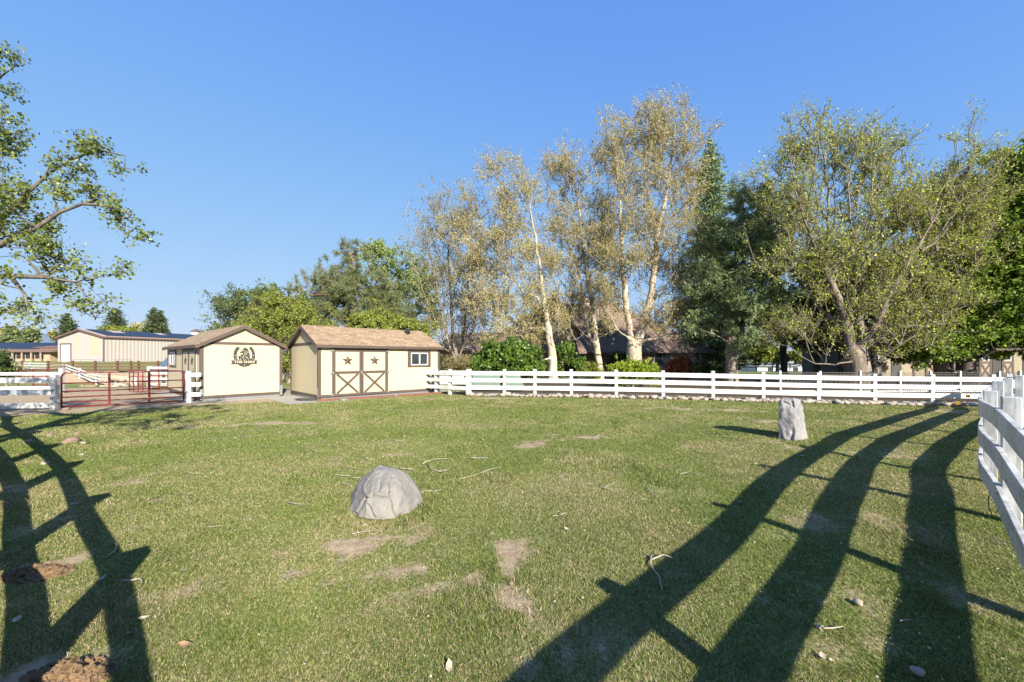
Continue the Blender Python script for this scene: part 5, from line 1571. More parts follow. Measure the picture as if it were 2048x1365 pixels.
# ---------------------------------------------------------------- twigs, leaves, clods
def twig(label, pls, r=.006, group='fallen twigs on the grass', name='fallen_twig'):
    mb = MB(); rr = random.Random(hash(str(pls)) % 1000)
    base = G(*pls[0][0])
    for pl in pls:
        pts = []
        for k, (px, py) in enumerate(pl):
            g = G(px, py); g.z = gh(g.x, g.y) + .022 + rr.uniform(-.004, .010)
            if k:
                mid_ = (pts[-1] + g) / 2 + Vector((rr.uniform(-1, 1), rr.uniform(-1, 1), .2)) * (g - pts[-1]).length * .06
                pts.append(mid_)
            pts.append(g)
        n = len(pts)
        mb.tube(pts, [r * (1 - .55 * k / max(1, n - 1)) for k in range(n)], 5)
    o = mb.build(name, M['twig'], None, smooth=True, loc=base)
    tag(o, label, 'twig', group)
twig('forked pale branch lying across the edge of the widest rail shadow', [[(1303, 1124), (1301, 1142), (1310, 1155), (1320, 1170), (1325, 1191)], [(1303, 1134), (1326, 1125), (1348, 1132)]], .008)
twig('twig bent into a U shape behind the boulder', [[(855, 928), (862, 938), (880, 943), (893, 940), (904, 930)]], .009)
twig('straight short white stick right of the bent twig', [[(941, 917), (958, 917), (976, 918)]], .010)
twig('long thin forked twig right of the boulder', [[(918, 960), (945, 954), (965, 945), (990, 946)], [(965, 945), (1000, 937)]], .007)
twig('twig poking out from the right side of the boulder', [[(838, 990), (850, 986), (868, 987), (884, 984)]], .007)
twig('forked twig just above the boulder top', [[(800, 937), (815, 937), (831, 942)], [(815, 938), (828, 936)]], .007)
twig('long twig slanting towards the bent twig', [[(845, 926), (862, 920), (880, 917), (897, 916)]], .008)
twig('jointed twig left of the boulder', [[(666, 954), (684, 956), (702, 956)], [(700, 959), (722, 960)]], .008)
twig('twig left of the boulder nearer the sheds side', [[(690, 935), (700, 937), (712, 938)]], .006)
twig('short twig below the jointed twig', [[(683, 973), (695, 975), (703, 978)]], .006)
twig('thin twig by the bare patch in front of the boulder', [[(704, 1074), (720, 1068), (752, 1064), (765, 1069)]], .005)
twig('curled pale twig beside the left rail shadow', [[(216, 1117), (228, 1108), (234, 1096), (230, 1092)]], .006)
twig('hooked white twig near the big left post shadow', [[(243, 1169), (262, 1167), (280, 1164), (283, 1174)]], .007)
twig('pale twig on the open grass at left centre', [[(371, 944), (388, 946), (408, 947)]], .007)
twig('short twig on the grass left of the bare patches', [[(413, 1064), (428, 1064), (447, 1062)]], .005)
twig('faint twig far left of the boulder', [[(574, 1017), (590, 1019), (612, 1018)]], .005)
twig('curved twig between the standing stone and the rail shadow', [[(1508, 931), (1517, 929), (1540, 941)]], .007)
twig('thin twig on the grass left of the middle rail shadow', [[(1360, 948), (1380, 944), (1400, 951)]], .006)
twig('curved twig inside the middle rail shadow', [[(1562, 1072), (1578, 1076), (1590, 1088)]], .006)
twig('stick beside the small round stone at the lower right', [[(1646, 1262), (1665, 1261), (1686, 1258)]], .006)
twig('short twig in the shade at the right', [[(1840, 1062), (1850, 1066), (1858, 1070)]], .006)
twig('pale twig against the near fence foot', [[(1985, 1080), (1996, 1087), (2008, 1095)]], .006)
twig('two small twigs end to end on the grass right of centre', [[(1105, 1041), (1117, 1039)], [(1120, 1038), (1134, 1036)]], .006)
twig('twig on the far grass beyond the boulder', [[(780, 886), (800, 888), (812, 886)]], .006)
twig('brown twig lying in the near shade at the right', [[(1801, 1244), (1812, 1240), (1822, 1239)]], .006)
twig('forked twig on the open grass right of centre', [[(1198, 973), (1208, 981), (1226, 984)], [(1208, 981), (1214, 975), (1226, 973)]], .006)
twig('crooked twig in the thin grass between boulder and rail shadows', [[(1292, 977), (1302, 984), (1306, 991), (1316, 998)]], .006)
twig('tiny twig below the crooked twig', [[(1281, 1004), (1294, 1002)]], .006)
twig('twig at the end of the far bare patch', [[(1190, 876), (1199, 873), (1208, 874)]], .007)
twig('thin twig slanting on the grass below the forked twig', [[(1142, 1004), (1152, 1008), (1164, 1013)]], .005)
twig('small twig right of the long thin forked twig', [[(1050, 1016), (1054, 1009)]], .006)
twig('faint curved twig on the far grass left of centre', [[(620, 905), (630, 908), (640, 908)]], .006)
twig('short twig beyond the U shaped twig', [[(764, 916), (772, 912), (778, 911)]], .006)
twig('twig beyond the boulder on its left', [[(726, 918), (740, 921), (752, 919)]], .007)
twig('pair of short twigs at the mid lawn', [[(655, 896), (665, 893)], [(668, 897), (676, 898)]], .006)
twig('short twig on the lawn below the right shed', [[(600, 870), (606, 864)], [(618, 868), (634, 866)]], .006)

def dleaf(px, py, s, mt, rot, label, group='dead leaves in the grass'):
    g = G(px, py); g.z = gh(g.x, g.y) + .02
    mb = MB(); vs = [(-1, 0, .15), (-.4, -.45, .0), (.4, -.5, .12), (1, 0, .3), (.35, .45, .05), (-.4, .5, .2), (0, 0, -.1)]
    mb.add([(x * s, y * s, z * s) for x, y, z in vs], [(i, (i + 1) % 6, 6) for i in range(6)])
    o = mb.build('dead_leaf', M[mt], None, loc=None); o.location = g; o.rotation_euler = (random.uniform(-.4, .4), random.uniform(-.4, .4), rot)
    tag(o, label, 'leaf', group)
DL = [(332, 1128, .03, 'dead_leaf', 'crisp orange brown leaf right of the big left post shadow'), (367, 1146, .03, 'pale_leaf', 'pale tan leaf a step in front of the orange brown leaf'), (358, 949 + 0, .025, 'dead_leaf', 'brown leaf on the open grass at left'),
      (288, 1243, .032, 'pale_leaf', 'folded pale leaf at the edge of the left rail shadow'), (33, 1245, .035, 'pale_leaf', 'pale leaf near the left edge in a sunlit gap'), (370, 1295, .04, 'dead_leaf', 'long brown leaf low on the left'),
      (205, 1160, .03, 'pale_leaf', 'bleached leaf in the left rail shadow, far one'), (262, 1275, .035, 'pale_leaf', 'bleached leaf in the left rail shadow, near one'), (1627, 1006, .025, 'dead_leaf', 'orange leaf between two right rail shadows'),
      (1345, 1030, .02, 'dead_leaf', 'tiny orange leaf left of the top rail shadow'), (940, 984, .02, 'pale_leaf', 'pale leaf right of the boulder'), (898, 1334, .035, 'pale_leaf', 'pale leaf at the bottom centre'),
      (1133, 1067, .025, 'pale_leaf', 'pale yellow leaf on the grass right of centre'), (1645, 1315, .03, 'pale_leaf', 'pale leaf near the bottom right between shadows'), (620, 1010, .02, 'dead_leaf', 'brown leaf fragment left of the boulder'),
      (150, 1350, .05, 'pale_leaf', 'large leaf lying on the near heap of soil')]
for i, (px, py, s, mt, lab) in enumerate(DL):
    dleaf(px, py, s, mt, i * 1.3, lab)

def clods(label, px, py, rx, ry, n, seed):
    rr = random.Random(seed); c = G(px, py)
    bm = bmesh.new()
    for i in range(n):
        a = rr.uniform(0, 2 * pi); q = rr.random() ** .6
        x, y = rx * q * math.cos(a), ry * q * math.sin(a)
        r = rr.uniform(.005, .020) * (1.3 - .5 * q)
        m_ = Matrix.Translation((x, y, (1 - q) * .035 * (1 + math.sin(a * 3 + seed)) * .7 + r * .3 - .002)) @ Matrix.Rotation(rr.uniform(0, 6), 4, Vector((rr.random(), rr.random(), 1)).normalized())
        s_ = bmesh.ops.create_icosphere(bm, subdivisions=1, radius=r, matrix=m_)
        for v in s_['verts']:
            v.co += Vector((rr.uniform(-1, 1), rr.uniform(-1, 1), rr.uniform(-1, 1))) * r * .55
    me = bpy.data.meshes.new('soil_heap'); bm.to_mesh(me); bm.free(); me.materials.append(M['soil_clod'])
    o = bpy.data.objects.new('soil_heap', me); o.location = (c.x, c.y, gh(c.x, c.y)); link(o)
    tag(o, label, 'soil heap', 'crumbly soil heaps')
clods('crumbly brown soil heap between the left rail shadows', 76, 1145, .25, .13, 800, 1)
clods('crumbly brown soil heap cut off by the bottom edge at the left', 140, 1356, .22, .11, 700, 2)

# ---------------------------------------------------------------- low green box behind the fence
def green_box(label, px0, px1, z, y0, y1, slope):
    x0, x1 = (px0 - CX) / F * z, (px1 - CX) / F * z
    h0, h1 = 0.0, EYE - (y0 - HY) / F * z
    root = empty('green_trough', ((x0 + x1) / 2, z, 0), 0, label, 'trough', 'pale green troughs')
    w = (x1 - x0) / 2
    mb = MB()
    vs = []
    for y in (0, .9):
        vs += [(-w, y, .12), (w + slope * .25, y, .12), (w, y, h1), (-w + .02, y, h1)]
    mb.add(vs, [(0, 1, 2, 3), (7, 6, 5, 4), (0, 4, 5, 1), (1, 5, 6, 2), (2, 6, 7, 3), (3, 7, 4, 0)])
    mb.build('body', M['green_plastic'], root, bevel=.04)
    m = MB(); m.box(-w - .02, w + .03, -.03, .93, h1 * .52, h1 * .52 + .05); m.build('rim', M['green_plastic'], root, bevel=.01)
green_box('longer pale green trough behind the mesh fence near its left corner', 944, 999, 19.6, 750, 770, .2)
green_box('shorter pale green trough with a sloping end just right of the longer one', 1011, 1038, 19.4, 748, 771, 1.2)

# ---------------------------------------------------------------- house
def house():
    z0 = 36.0
    def hp(px, py, z): p = P(px, py, z); return p
    root = empty('house', (P(1200, 716, z0).x, z0, 0), 0, 'tan stucco house with steep brown shake roofs behind the sycamores', 'house')
    o = Vector(root.location)
    L = lambda px, py, z: P(px, py, z) - o
    X = lambda px, z: (px - CX) / F * z - o.x
    ev = EYE + (716 - 703) / F * z0      # eave height
    m = MB(); m.box(X(960, z0), X(1405, z0), 0, 9, 0, ev); m.build('wall', M['stucco'], root)
    # main hipped roof
    x0, x1 = X(950, z0) - .4, X(1425, z0) + .4
    rh = EYE + (716 - 607) / F * 40.5
    xr0, xr1 = X(1090, 40.5), X(1226, 40.5)
    m = MB()
    vs = [(x0, -.7, ev - .15), (x1, -.7, ev - .15), (x1, 9.7, ev - .15), (x0, 9.7, ev - .15), (xr0, 4.5, rh), (xr1, 4.5, rh)]
    m.add(vs, [(0, 1, 5, 4), (1, 2, 5), (2, 3, 4, 5), (3, 0, 4), (0, 3, 2, 1)])
    r_ = m.build('roof', M['shake'], root); uv_roof(r_, 'x')
    # tall steep gable at the left
    gx0, gx1, gxm = X(1055, 37), X(1160, 37), X(1105, 37)
    gt = EYE + (716 - 583) / F * 37
    zl = EYE + (716 - 668) / F * 37
    m = MB(); m.add([(gx0, .6, 2.2), (gx1, .6, 2.2), (gx1, .6, zl - .4), (gxm, .6, gt - .35), (gx0, .6, zl - .4), (gx0, 6, 2.2), (gx1, 6, 2.2), (gx1, 6, zl - .4), (gxm, 6, gt - .35), (gx0, 6, zl - .4)],
                    [(0, 1, 2, 3, 4), (1, 6, 7, 2), (5, 0, 4, 9)])
    m.build('gable_wall', M['stucco'], root)
    m = MB()
    for sgn, gx in ((-1, gx0 - .5), (1, gx1 + .5)):
        ze = zl - .9
        m.add([(gxm, .2, gt), (gx, .2, ze), (gx, 6.5, ze), (gxm, 6.5, gt), (gxm, .2, gt - .2), (gx, .2, ze - .2), (gx, 6.5, ze - .2), (gxm, 6.5, gt - .2)],
              [(0, 1, 2, 3), (7, 6, 5, 4), (0, 4, 5, 1), (1, 5, 6, 2), (2, 6, 7, 3), (0, 3, 7, 4)])
    r_ = m.build('gable_roof', M['shake'], root); uv_roof(r_, 'y')
    # dormer
    dx0, dx1 = X(1190, 36.5), X(1222, 36.5)
    dz0, dz1 = EYE + (716 - 690) / F * 36.5, EYE + (716 - 655) / F * 36.5
    m = MB(); m.box(dx0, dx1, .4, 4, dz0, dz1); d_ = m.build('dormer', M['stucco'], root)
    m = MB(); ma = (dx0 + dx1) / 2
    m.add([(dx0 - .25, .1, dz1 - .05), (ma, .1, dz1 + .8), (dx1 + .25, .1, dz1 - .05), (dx0 - .25, 4.3, dz1 - .05), (ma, 4.3, dz1 + .8), (dx1 + .25, 4.3, dz1 - .05)], [(0, 2, 1), (0, 1, 4, 3), (1, 2, 5, 4), (0, 3, 5, 2), (3, 4, 5)])
    r_ = m.build('dormer_roof', M['shake'], d_); uv_roof(r_, 'x')
    def win(x, z, w, h, y, par):
        m = MB(); m.box(x - w / 2 - .07, x + w / 2 + .07, y - .06, y - .002, z - .07, z + h + .07); f = m.build('window', M['vinyl'], par)
        m = MB()
        for k in (0, 1):
            m.box(x - w / 2 + k * w / 2 + .02, x + k * w / 2 - .02, y - .075, y - .062, z, z + h)
        m.build('pane', M['glass'], f)
    win((dx0 + dx1) / 2 + .2, dz0 + .35, .75, .85, .4, d_)
    for px, w in ((985, 1.4), (1150, 1.2), (1325, 1.5), (1385, 1.2)):
        win(X(px, z0), .95, w, 1.1, 0, root)
    # porch recess with door
    m = MB(); m.box(X(1219, z0), X(1245, z0), -.12, -.003, .1, 2.15); m.build('door', M['barn_trim'], root)
    m = MB(); m.box(X(1228, z0) + 1.0, X(1262, z0), -1.6, -1.35, 0, 2.1); m.build('pillar', M['stucco'], root)
    m = MB(); m.box(X(1218, z0) - .1, X(1218, z0) + .15, -1.6, -1.35, 0, 2.1); m.build('pillar', M['stucco'], root)
    m = MB(); a_, b_ = X(1150, z0), X(1300, z0)
    m.add([(a_, -2.0, 2.15), (b_, -2.0, 2.15), (b_, 0, 3.6), (a_, 0, 3.6), (a_, -2.0, 2.0), (b_, -2.0, 2.0), (b_, 0, 2.0), (a_, 0, 2.0)], [(0, 1, 2, 3), (4, 7, 6, 5), (0, 4, 5, 1), (1, 5, 6, 2), (0, 3, 7, 4)])
    r_ = m.build('porch_roof', M['shake'], root); uv_roof(r_, 'x')
    # left wing
    m = MB(); m.box(X(880, 40), X(965, 40), 3, 9, 0, 2.5); m.build('wing_wall', M['stucco'], root)
    m = MB(); m.add([(X(870, 39), 2.4, 2.35), (X(1010, 39), 2.4, 2.35), (X(1000, 42), 6, 4.3), (X(905, 42), 6, 4.3), (X(870, 39), 9.6, 2.35), (X(1010, 39), 9.6, 2.35)], [(0, 1, 2, 3), (0, 3, 4), (4, 3, 2, 5), (1, 5, 2), (0, 4, 5, 1)])
    r_ = m.build('wing_roof', M['shake'], root); uv_roof(r_, 'x')
    # chimney
    m = MB(); m.box(X(1160, 40), X(1160, 40) + .9, 3.8, 4.6, 5.5, rh + .4); m.build('chimney', M['stucco'], root)
    # flag on a bracket
    fr = empty('flag', (P(1287, 716, 34.6).x, 34.6, 2.3), 0, 'furled red and white flag hanging by the house wall behind the lime shrub', 'flag')
    m = MB()
    pts = []
    for i in range(7):
        for j in range(9):
            x = (i / 6 - .5) * .42 * (1 + .5 * j / 8); z = -1.05 * j / 8
            pts.append((x, .08 * math.sin(i * 2.1 + j * .4) + .003, z))
    fs = [(a * 9 + b, (a + 1) * 9 + b, (a + 1) * 9 + b + 1, a * 9 + b + 1) for a in range(6) for b in range(8)]
    m.add(pts, fs); m.build('cloth', M['flag_red'], fr)
    m = MB(); m.tube([(-.25, .05, .02), (.3, .05, .02)], .015, 6); m.tube([(-.25, .05, .02), (-.45, 1.3, -.2)], .015, 6); m.build('pole', M['vinyl'], fr)
house()

# stable at the right
def stable():
    z = 31.0
    root = empty('stable', (P(1900, 716, z).x, z, 0), 0, 'tan stable with brown framed X panel doors behind the right hand trees', 'stable')
    o = Vector(root.location)
    X = lambda px: (px - CX) / F * z - o.x
    m = MB(); m.box(X(1735), X(2140), 0, 7, 0, 2.9); m.build('wall', M['stucco_tan'], root)
    m = MB(); m.add([(X(1725), -.8, 2.75), (X(2150), -.8, 2.75), (X(2150), 3.5, 4.6), (X(1725), 3.5, 4.6), (X(1725), 7.8, 2.75), (X(2150), 7.8, 2.75)], [(0, 1, 2, 3), (4, 3, 2, 5), (0, 3, 4), (1, 5, 2), (0, 4, 5, 1)])
    r_ = m.build('roof', M['brown_roof'], root)
    for px0, px1, dark in ((1743, 1762, 0), (1782, 1802, 1), (1850, 1880, 0), (1957, 1982, 0), (1984, 2001, 1), (2002, 2026, 0)):
        a, b = X(px0), X(px1)
        if dark:
            m = MB(); m.box(a, b, -.04, -.003, .05, 2.2); m.build('door', M['dark_metal'], root); continue
        m = MB(); m.box(a, b, -.04, -.003, .1, 2.3); p_ = m.build('door', M['stucco_tan'], root)
        m = MB()
        for (u0, u1, w0, w1) in ((a, a + .14, .1, 2.3), (b - .14, b, .1, 2.3)):
            m.box(u0, u1, -.07, -.041, w0, w1)
        m.box(a + .141, b - .141, -.069, -.041, 1.22, 1.36); m.box(a + .141, b - .141, -.069, -.041, 2.18, 2.3)
        m.bar((a + .14, -.055, .15), (b - .14, -.055, 1.2), .02, .12); m.bar((b - .14, -.058, .15), (a + .14, -.058, 1.2), .02, .12)
        m.build('door_trim', M['trim'], p_)
        m = MB(); m.box(a + .2, b - .2, -.06, -.041, 1.42, 2.1); m.build('pane', M['vinyl'], p_)
        m = MB(); m.box(a + .27, b - .27, -.075, -.061, 1.5, 2.02); m.build('glazing', M['glass'], p_)
    for px in (1735, 1825, 1905, 2045):
        m = MB(); m.box(X(px), X(px) + .16, -.05, -.002, 0, 2.9); m.build('frame_post', M['trim'], root)
M['stucco_tan'] = simple('tan_boards', (0.34, 0.285, 0.20), (0.26, 0.22, 0.15), 3, (1, 1, .3), rough=0.85)
stable()

# white house far beyond
def far_house():
    z = 110.0; x0, x1 = (1515 - CX) / F * z, (1642 - CX) / F * z
    g = gh((x0 + x1) / 2, z)
    root = empty('white_house', ((x0 + x1) / 2, z, g), 0, 'long low white house with a grey roof far off between the trees', 'house')
    w = (x1 - x0) / 2; H = 3.0
    zt = EYE + (716 - 726.5) / F * z - g
    ze = EYE + (716 - 733) / F * z - g
    m = MB(); m.box(-w, w, 0, 8, 0, ze); m.build('wall', M['vinyl'], root)
    m = MB(); m.add([(-w - .5, -.5, ze), (w + .5, -.5, ze), (w - 2, 4, zt + .4), (-w + 2, 4, zt + .4), (-w - .5, 8.5, ze), (w + .5, 8.5, ze)], [(0, 1, 2, 3), (4, 3, 2, 5), (0, 3, 4), (1, 5, 2), (0, 4, 5, 1)]); m.build('roof', M['grey_roof'], root)
    for k in (-.6, -.25, .2, .62):
        m = MB(); m.box(w * k - .7, w * k + .7, -.06, -.003, .6, 1.5); m.build('window', M['glass'], root)
M['grey_roof'] = simple('grey_roof', (0.30, 0.31, 0.34), (0.22, 0.23, 0.25), 2, rough=0.9)
far_house()
far_fence('far white paddock fence beyond the wide pine', [1440, 1475, 1512, 1545, 1580, 1615, 1650, 1690], lambda p: 62.0, 1.3, [1.15, 0.7], 0.16, 0.16, M['white'])

# ---------------------------------------------------------------- metal barn
def barn():
    g = Vector((-.953, .303, 0)); s = Vector((.303, .953, 0))
    c = Vector((-76.5, 75.0, 0)); gz = gh(-80, 80)
    root = empty('metal_barn', (c.x, c.y, gz), math.atan2(-g.y, -g.x), 'large ribbed tan metal barn with solar panels on its low gable roof', 'barn')
    # local X points from the left corner to the right one (-g), local Y = s;  origin at the right front corner
    Wd, Ln = 14.2, 22.0
    e, r = 5.65 - gz, 7.1 - gz
    vs = []
    for y in (0, Ln):
        vs += [(-Wd, y, 0), (0, y, 0), (0, y, e), (-Wd / 2, y, r), (-Wd, y, e)]
    m = MB(); m.add(vs, [(0, 1, 2, 3, 4), (9, 8, 7, 6, 5)], 0); m.add(vs, [(1, 6, 7, 2), (5, 0, 4, 9)], 1)
    m.build('wall', [M['barn_gable'], M['barn_side']], root)
    m = MB()
    for (xa, za, xb, zb_) in ((-Wd / 2, r, .25, e - .05), (-Wd / 2, r, -Wd - .25, e - .05)):
        m.add([(xa, -.3, za + .08), (xb, -.3, zb_ + .08), (xb, Ln + .3, zb_ + .08), (xa, Ln + .3, za + .08), (xa, -.3, za - .05), (xb, -.3, zb_ - .05), (xb, Ln + .3, zb_ - .05), (xa, Ln + .3, za - .05)],
              [(0, 1, 2, 3), (7, 6, 5, 4), (0, 4, 5, 1), (2, 6, 7, 3), (1, 5, 6, 2)])
    m.build('roof', M['barn_roof'], root)
    m = MB()
    m.bar((-Wd / 2, -.36, r - .05), (.3, -.36, e - .12), .1, .3); m.bar((-Wd / 2, -.36, r - .05), (-Wd - .3, -.36, e - .12), .1, .3)
    m.box(.28, .4, -.3, Ln + .3, e - .28, e + .0); m.build('eave_trim', M['barn_trim'], root)
    m = MB(); m.box(-.05, .12, -.14, -.02, 0, e - .3); m.build('corner_trim', M['barn_trim'], root)
    # solar panels on the slope facing right
    def sl(y0, y1, t0, t1):
        x0 = -Wd / 2 + (Wd / 2) * t0; x1 = -Wd / 2 + (Wd / 2) * t1
        z0 = r + (e - r) * t0 + .22; z1 = r + (e - r) * t1 + .22
        m.add([(x0, y0, z0), (x1, y0, z1), (x1, y1, z1), (x0, y1, z0), (x0, y0, z0 - .06), (x1, y0, z1 - .06), (x1, y1, z1 - .06), (x0, y1, z0 - .06)], [(0, 1, 2, 3), (7, 6, 5, 4), (0, 4, 5, 1), (1, 5, 6, 2), (2, 6, 7, 3), (3, 7, 4, 0)])
    m = MB(); sl(.6, 3.4, .05, .95); sl(3.4, 6.0, .45, .95); sl(6.0, 11.5, .05, .95); sl(11.5, 13.5, .45, .95); sl(13.5, 21.5, .05, .95)
    m.build('solar_panel', M['solar'], root)
    # roll up door
    dx0 = -Wd + 1.2; dx1 = dx0 + 3.0
    m = MB(); m.box(dx0, dx1, -.08, -.003, 0, 3.35); d_ = m.build('rollup_door', M['vinyl'], root)
    m = MB(); m.box(dx0 - .25, dx0, -.12, -.002, 0, 3.6); m.box(dx1, dx1 + .2, -.12, -.002, 0, 3.6); m.box(dx0, dx1, -.121, -.002, 3.35, 3.6); m.build('door_frame', M['barn_trim'], root)
    # sun faded translucent strips
    m = MB(); m.box(-Wd + 6.1, -Wd + 7.0, -.03, -.002, 1.6, 5.2); m.box(-3.9, -1.2, -.03, -.002, 1.4, 5.6 - gz + .3); m.build('faded_panel', M['barn_fade'], root)
M['barn_roof'] = simple('barn_roof_sheet', (0.50, 0.40, 0.33), (0.42, 0.33, 0.27), 1, rough=0.5)
M['barn_fade'] = simple('barn_faded_sheet', (0.54, 0.44, 0.31), (0.50, 0.41, 0.29), 2, (6, 6, .1), rough=0.6)
barn()

def low_building():
    z = 88.0
    x0, x1 = (-140 - CX) / F * z, (100 - CX) / F * z
    g = gh(-100, z) 
    root = empty('low_building', (x1, z, g), 0, 'long low brown roofed building with solar panels left of the barn', 'building')
    W = x1 - x0
    ev = EYE + (716 - 704.5) / F * z - g
    rd = EYE + (716 - 686.5) / F * (z + 5) - g
    m = MB(); m.box(-W, 0, 0, 10, -.5, ev); m.build('wall', M['tan_wall'], root)
    m = MB(); m.add([(-W, -.9, ev - .05), (1.2, -.9, ev - .05), (1.2, 5, rd), (-W, 5, rd), (-W, 11, ev - .05), (1.2, 11, ev - .05)], [(0, 1, 2, 3), (4, 3, 2, 5), (0, 3, 4), (1, 5, 2), (0, 4, 5, 1)]); m.build('roof', M['brown_roof'], root)
    # taller roof at the right
    r2 = EYE + (716 - 679) / F * (z + 8) - g
    m = MB(); m.add([(-6, 1.5, ev + 1.0), (4, 1.5, ev + 1.0), (4, 8, r2), (-1, 8, r2), (-6, 14, ev + 1.0), (4, 14, ev + 1.0)], [(0, 1, 2, 3), (4, 3, 2, 5), (0, 3, 4), (1, 5, 2), (0, 4, 5, 1)]); m.build('cross_roof', M['brown_roof'], root)
    m = MB()
    def onr(xa, xb, t0, t1):
        f = lambda t: (-.9 + 5.9 * t, ev - .05 + (rd - ev + .05) * t + .12)
        (ya, za), (yb, zb_) = f(t0), f(t1)
        m.add([(xa, ya, za), (xb, ya, za), (xb, yb, zb_), (xa, yb, zb_), (xa, ya, za - .1), (xb, ya, za - .1), (xb, yb, zb_ - .1), (xa, yb, zb_ - .1)], [(0, 1, 2, 3), (7, 6, 5, 4), (0, 4, 5, 1), (1, 5, 6, 2), (2, 6, 7, 3), (3, 7, 4, 0)])
    onr(-W + 1, -4.0, .32, .98); onr(-4.0, -1.5, .62, .98)
    m.build('solar_panel', M['solar'], root)
    for k in range(12):
        xa = -1.4 - k * 2.05
        m = MB(); m.box(xa - 1.85, xa, -.05, -.003, ev - 1.45, ev - .12); m.build('window', M['glass'], root)
    for k in range(13):
        xa = -1.3 - k * 2.05
        m = MB(); m.box(xa - .1, xa + .1, -.75, -.55, -.3, ev - .05); m.build('porch_post', M['tan_wall'], root)
M['tan_wall'] = simple('orange_tan_wall', (0.50, 0.34, 0.22), (0.42, 0.28, 0.18), 2, rough=0.9)
low_building()
def cupola():
    z = 96.0
    p = P(366, 670, z); g = gh(p.x, z)
    root = empty('cupola_barn', (p.x, z, g), 0, 'far roof with a small white cupola showing over the left shed', 'building')
    h = p.z - g
    m = MB(); m.box(-6, 6, 0, 8, 0, h - .9); m.build('wall', M['barn_side'], root)
    m = MB(); m.add([(-6.5, -.5, h - 1), (6.5, -.5, h - 1), (6.5, 4, h + .3), (-6.5, 4, h + .3), (-6.5, 8.5, h - 1), (6.5, 8.5, h - 1)], [(0, 1, 2, 3), (4, 3, 2, 5), (0, 3, 4), (1, 5, 2), (0, 4, 5, 1)]); m.build('roof', M['barn_roof'], root)
    m = MB(); m.box(-.75, .75, 3.3, 4.7, h - .1, h + 1.0); c_ = m.build('cupola', M['vinyl'], root)
    m = MB(); m.add([(-1.0, 3.0, h + 1), (1.0, 3.0, h + 1), (1.0, 5.0, h + 1), (-1.0, 5.0, h + 1), (0, 4, h + 1.75)], [(0, 1, 4), (1, 2, 4), (2, 3, 4), (3, 0, 4), (0, 3, 2, 1)]); m.build('cupola_roof', M['barn_trim'], c_)
cupola()

# ---------------------------------------------------------------- horses
def skin_mesh(name, nodes, edges, mat, parent, mirror=False, sub=2):
    me = bpy.data.meshes.new(name)
    me.from_pydata([n[0] for n in nodes], edges, [])
    o = bpy.data.objects.new(name, me)
    link(o, parent)
    me.materials.append(mat)
    md = o.modifiers.new('skin', 'SKIN')
    for i, n in enumerate(nodes):
        r = n[1]; r = (r, r) if not isinstance(r, tuple) else r
        me.skin_vertices[0].data[i].radius = r
        me.skin_vertices[0].data[i].use_root = (i == 0)
    md.use_smooth_shade = True
    s = o.modifiers.new('sub', 'SUBSURF'); s.levels = sub; s.render_levels = sub
    return o
M['palomino'] = simple('palomino_coat', (0.40, 0.26, 0.15), (0.32, 0.20, 0.11), 3, rough=0.6, bmp=0)
M['cream_coat'] = simple('cream_coat', (0.44, 0.34, 0.24), (0.37, 0.27, 0.18), 3, rough=0.6, bmp=0)
M['pinto'] = simple('tan_and_white_coat', (0.56, 0.52, 0.47), (0.36, 0.24, 0.14), 1.1, rough=0.6, bmp=0, detail=1)
M['mane'] = simple('pale_mane', (0.50, 0.42, 0.31), (0.38, 0.30, 0.20), 8, rough=0.8)
M['dark_blanket'] = simple('dark_blue_cloth', (0.04, 0.05, 0.08), (0.02, 0.025, 0.04), 5, rough=0.8)

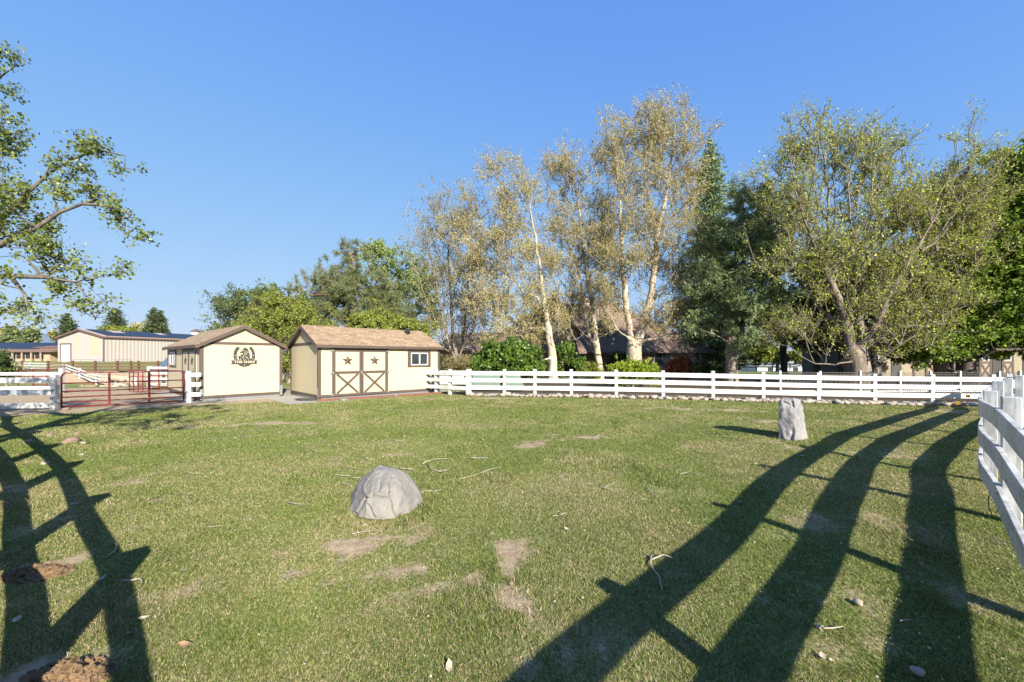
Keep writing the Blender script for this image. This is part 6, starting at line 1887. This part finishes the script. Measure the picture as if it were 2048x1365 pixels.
def horse_standing(label, loc, rz, mat, s=1.0):
    root = empty('horse', loc, rz, label, 'horse', 'horses in the paddock')
    root.scale = (s, s, s)
    N = [((0, 0, 1.18), (.27, .30)), ((.35, 0, 1.16), (.27, .31)), ((.62, 0, 1.18), (.22, .27)), ((-.38, 0, 1.22), (.26, .28)), ((-.62, 0, 1.16), (.20, .22)),
         ((.86, 0, 1.12), (.13, .19)), ((1.08, 0, .92), (.10, .14)), ((1.22, 0, .66), (.09, .12)), ((1.36, 0, .42), (.075, .10)), ((1.42, 0, .22), (.055, .065))]
    E_ = [(0, 1), (1, 2), (0, 3), (3, 4), (2, 5), (5, 6), (6, 7), (7, 8), (8, 9)]
    for sy in (-1, 1):
        b = len(N); dx = .06 * sy
        N += [((.58 + dx, .13 * sy, .88), .12), ((.60 + dx, .14 * sy, .62), .07), ((.60 + dx * 1.5, .14 * sy, .46), .055), ((.60 + dx * 1.6, .14 * sy, .14), .04), ((.63 + dx * 1.7, .14 * sy, .03), .055)]
        E_ += [(2, b)] + [(b + i, b + i + 1) for i in range(4)]
        b = len(N)
        N += [((-.55 + dx, .15 * sy, .90), .16), ((-.48 + dx, .15 * sy, .68), .10), ((-.68 + dx, .14 * sy, .48), .055), ((-.66 + dx, .14 * sy, .16), .042), ((-.63 + dx, .14 * sy, .03), .055)]
        E_ += [(4, b)] + [(b + i, b + i + 1) for i in range(4)]
    skin_mesh('body', N, E_, mat, root)
    m = MB(); m.tube([(-.80, 0, 1.22), (-.90, 0, 1.0), (-.92, 0, .7), (-.88, 0, .42)], [.05, .08, .08, .02], 7); m.build('tail', M['mane'], root, smooth=True)
    m = MB()
    m.tube([(.80, 0, 1.33), (.98, 0, 1.16), (1.15, 0, .90), (1.26, 0, .72)], [.05, .05, .05, .03], 6); m.build('mane', M['mane'], root, smooth=True)
    for sy in (-1, 1):
        m = MB(); m.add([(1.20, .05 * sy, .76), (1.25, .03 * sy, .74), (1.27, .07 * sy, .73), (1.27, .07 * sy, .87)], [(0, 1, 2), (0, 3, 1), (1, 3, 2), (2, 3, 0)]); m.build('ear', mat, root)
    return root

def horse_lying(label, loc, rz, mat, s=1.0, head_up=False):
    root = empty('horse', loc, rz, label, 'horse', 'horses in the paddock')
    root.scale = (s, s, s)
    hz = .75 if head_up else .28
    N = [((0, 0, .36), (.28, .30)), ((.40, 0, .36), (.26, .30)), ((.66, 0, .38), (.20, .25)), ((-.40, 0, .36), (.27, .30)), ((-.64, 0, .32), (.19, .22)),
         ((.90, 0, .38 + (.18 if head_up else -.02)), (.14, .18)), ((1.12, 0, .32 + (.42 if head_up else -.04)), (.11, .14)), ((1.32, 0, hz - .05), (.09, .11)), ((1.52, 0, hz - .18 if head_up else .14), (.06, .07))]
    E_ = [(0, 1), (1, 2), (0, 3), (3, 4), (2, 5), (5, 6), (6, 7), (7, 8)]
    for sy in (-1, 1):
        b = len(N)
        N += [((.60, .22 * sy, .20), .09), ((.86, .28 * sy, .10), .06), ((.66, .34 * sy, .06), .045), ((.52, .34 * sy, .05), .05)]
        E_ += [(2, b)] + [(b + i, b + i + 1) for i in range(3)]
        b = len(N)
        N += [((-.50, .26 * sy, .22), .14), ((-.18, .36 * sy, .14), .08), ((-.42, .42 * sy, .07), .05), ((-.14, .44 * sy, .05), .05)]
        E_ += [(4, b)] + [(b + i, b + i + 1) for i in range(3)]
    skin_mesh('body', N, E_, mat, root)
    m = MB(); m.tube([(-.80, 0, .40), (-1.0, 0, .25), (-1.25, 0, .08), (-1.4, 0, .04)], [.05, .08, .08, .03], 7); m.build('tail', M['mane'], root, smooth=True)
    m = MB(); m.tube([(.74, 0, .62), (.94, 0, .56 + (.18 if head_up else 0)), (1.16, 0, .46 + (.40 if head_up else 0))], [.05, .05, .03], 6); m.build('mane', M['mane'], root, smooth=True)
    for sy in (-1, 1):
        q = Vector((1.24, 0, hz + .04)); m = MB(); m.add([q + Vector((0, .05 * sy, 0)), q + Vector((.05, .03 * sy, 0)), q + Vector((.06, .07 * sy, 0)), q + Vector((.02, .07 * sy, .14))], [(0, 1, 2), (0, 3, 1), (1, 3, 2), (2, 3, 0)]); m.build('ear', mat, root)
    return root
zh = 40.0
def hpos(px, z=zh): x = (px - CX) / F * z; return (x, z, gh(x, z))
horse_standing('cream horse standing with its head down behind the two resting ones', hpos(233, 38.6), 0.12, M['cream_coat'], 1.05)
horse_lying('palomino horse lying flat in the dirt, leftmost of the three horses', hpos(184, 37.6), pi + .15, M['palomino'], 1.0)
horse_lying('tan and white horse resting in front of the standing cream horse', hpos(214, 37.2), 0.1, M['pinto'], 1.0, True)

sc.render.film_transparent = False

# every surface colour above was picked a little light; bring all of them to measured reflectances in one place
for m_ in bpy.data.materials:
    nt_ = m_.node_tree
    for nd in list(nt_.nodes):
        if nd.type in ('BSDF_PRINCIPLED', 'BSDF_TRANSLUCENT'):
            inp = nd.inputs['Base Color'] if nd.type == 'BSDF_PRINCIPLED' else nd.inputs['Color']
            if inp.is_linked:
                src = inp.links[0].from_socket
                nt_.links.new(mix(nt_, 1.0, src, (0.80, 0.80, 0.80), 'MULTIPLY'), inp)
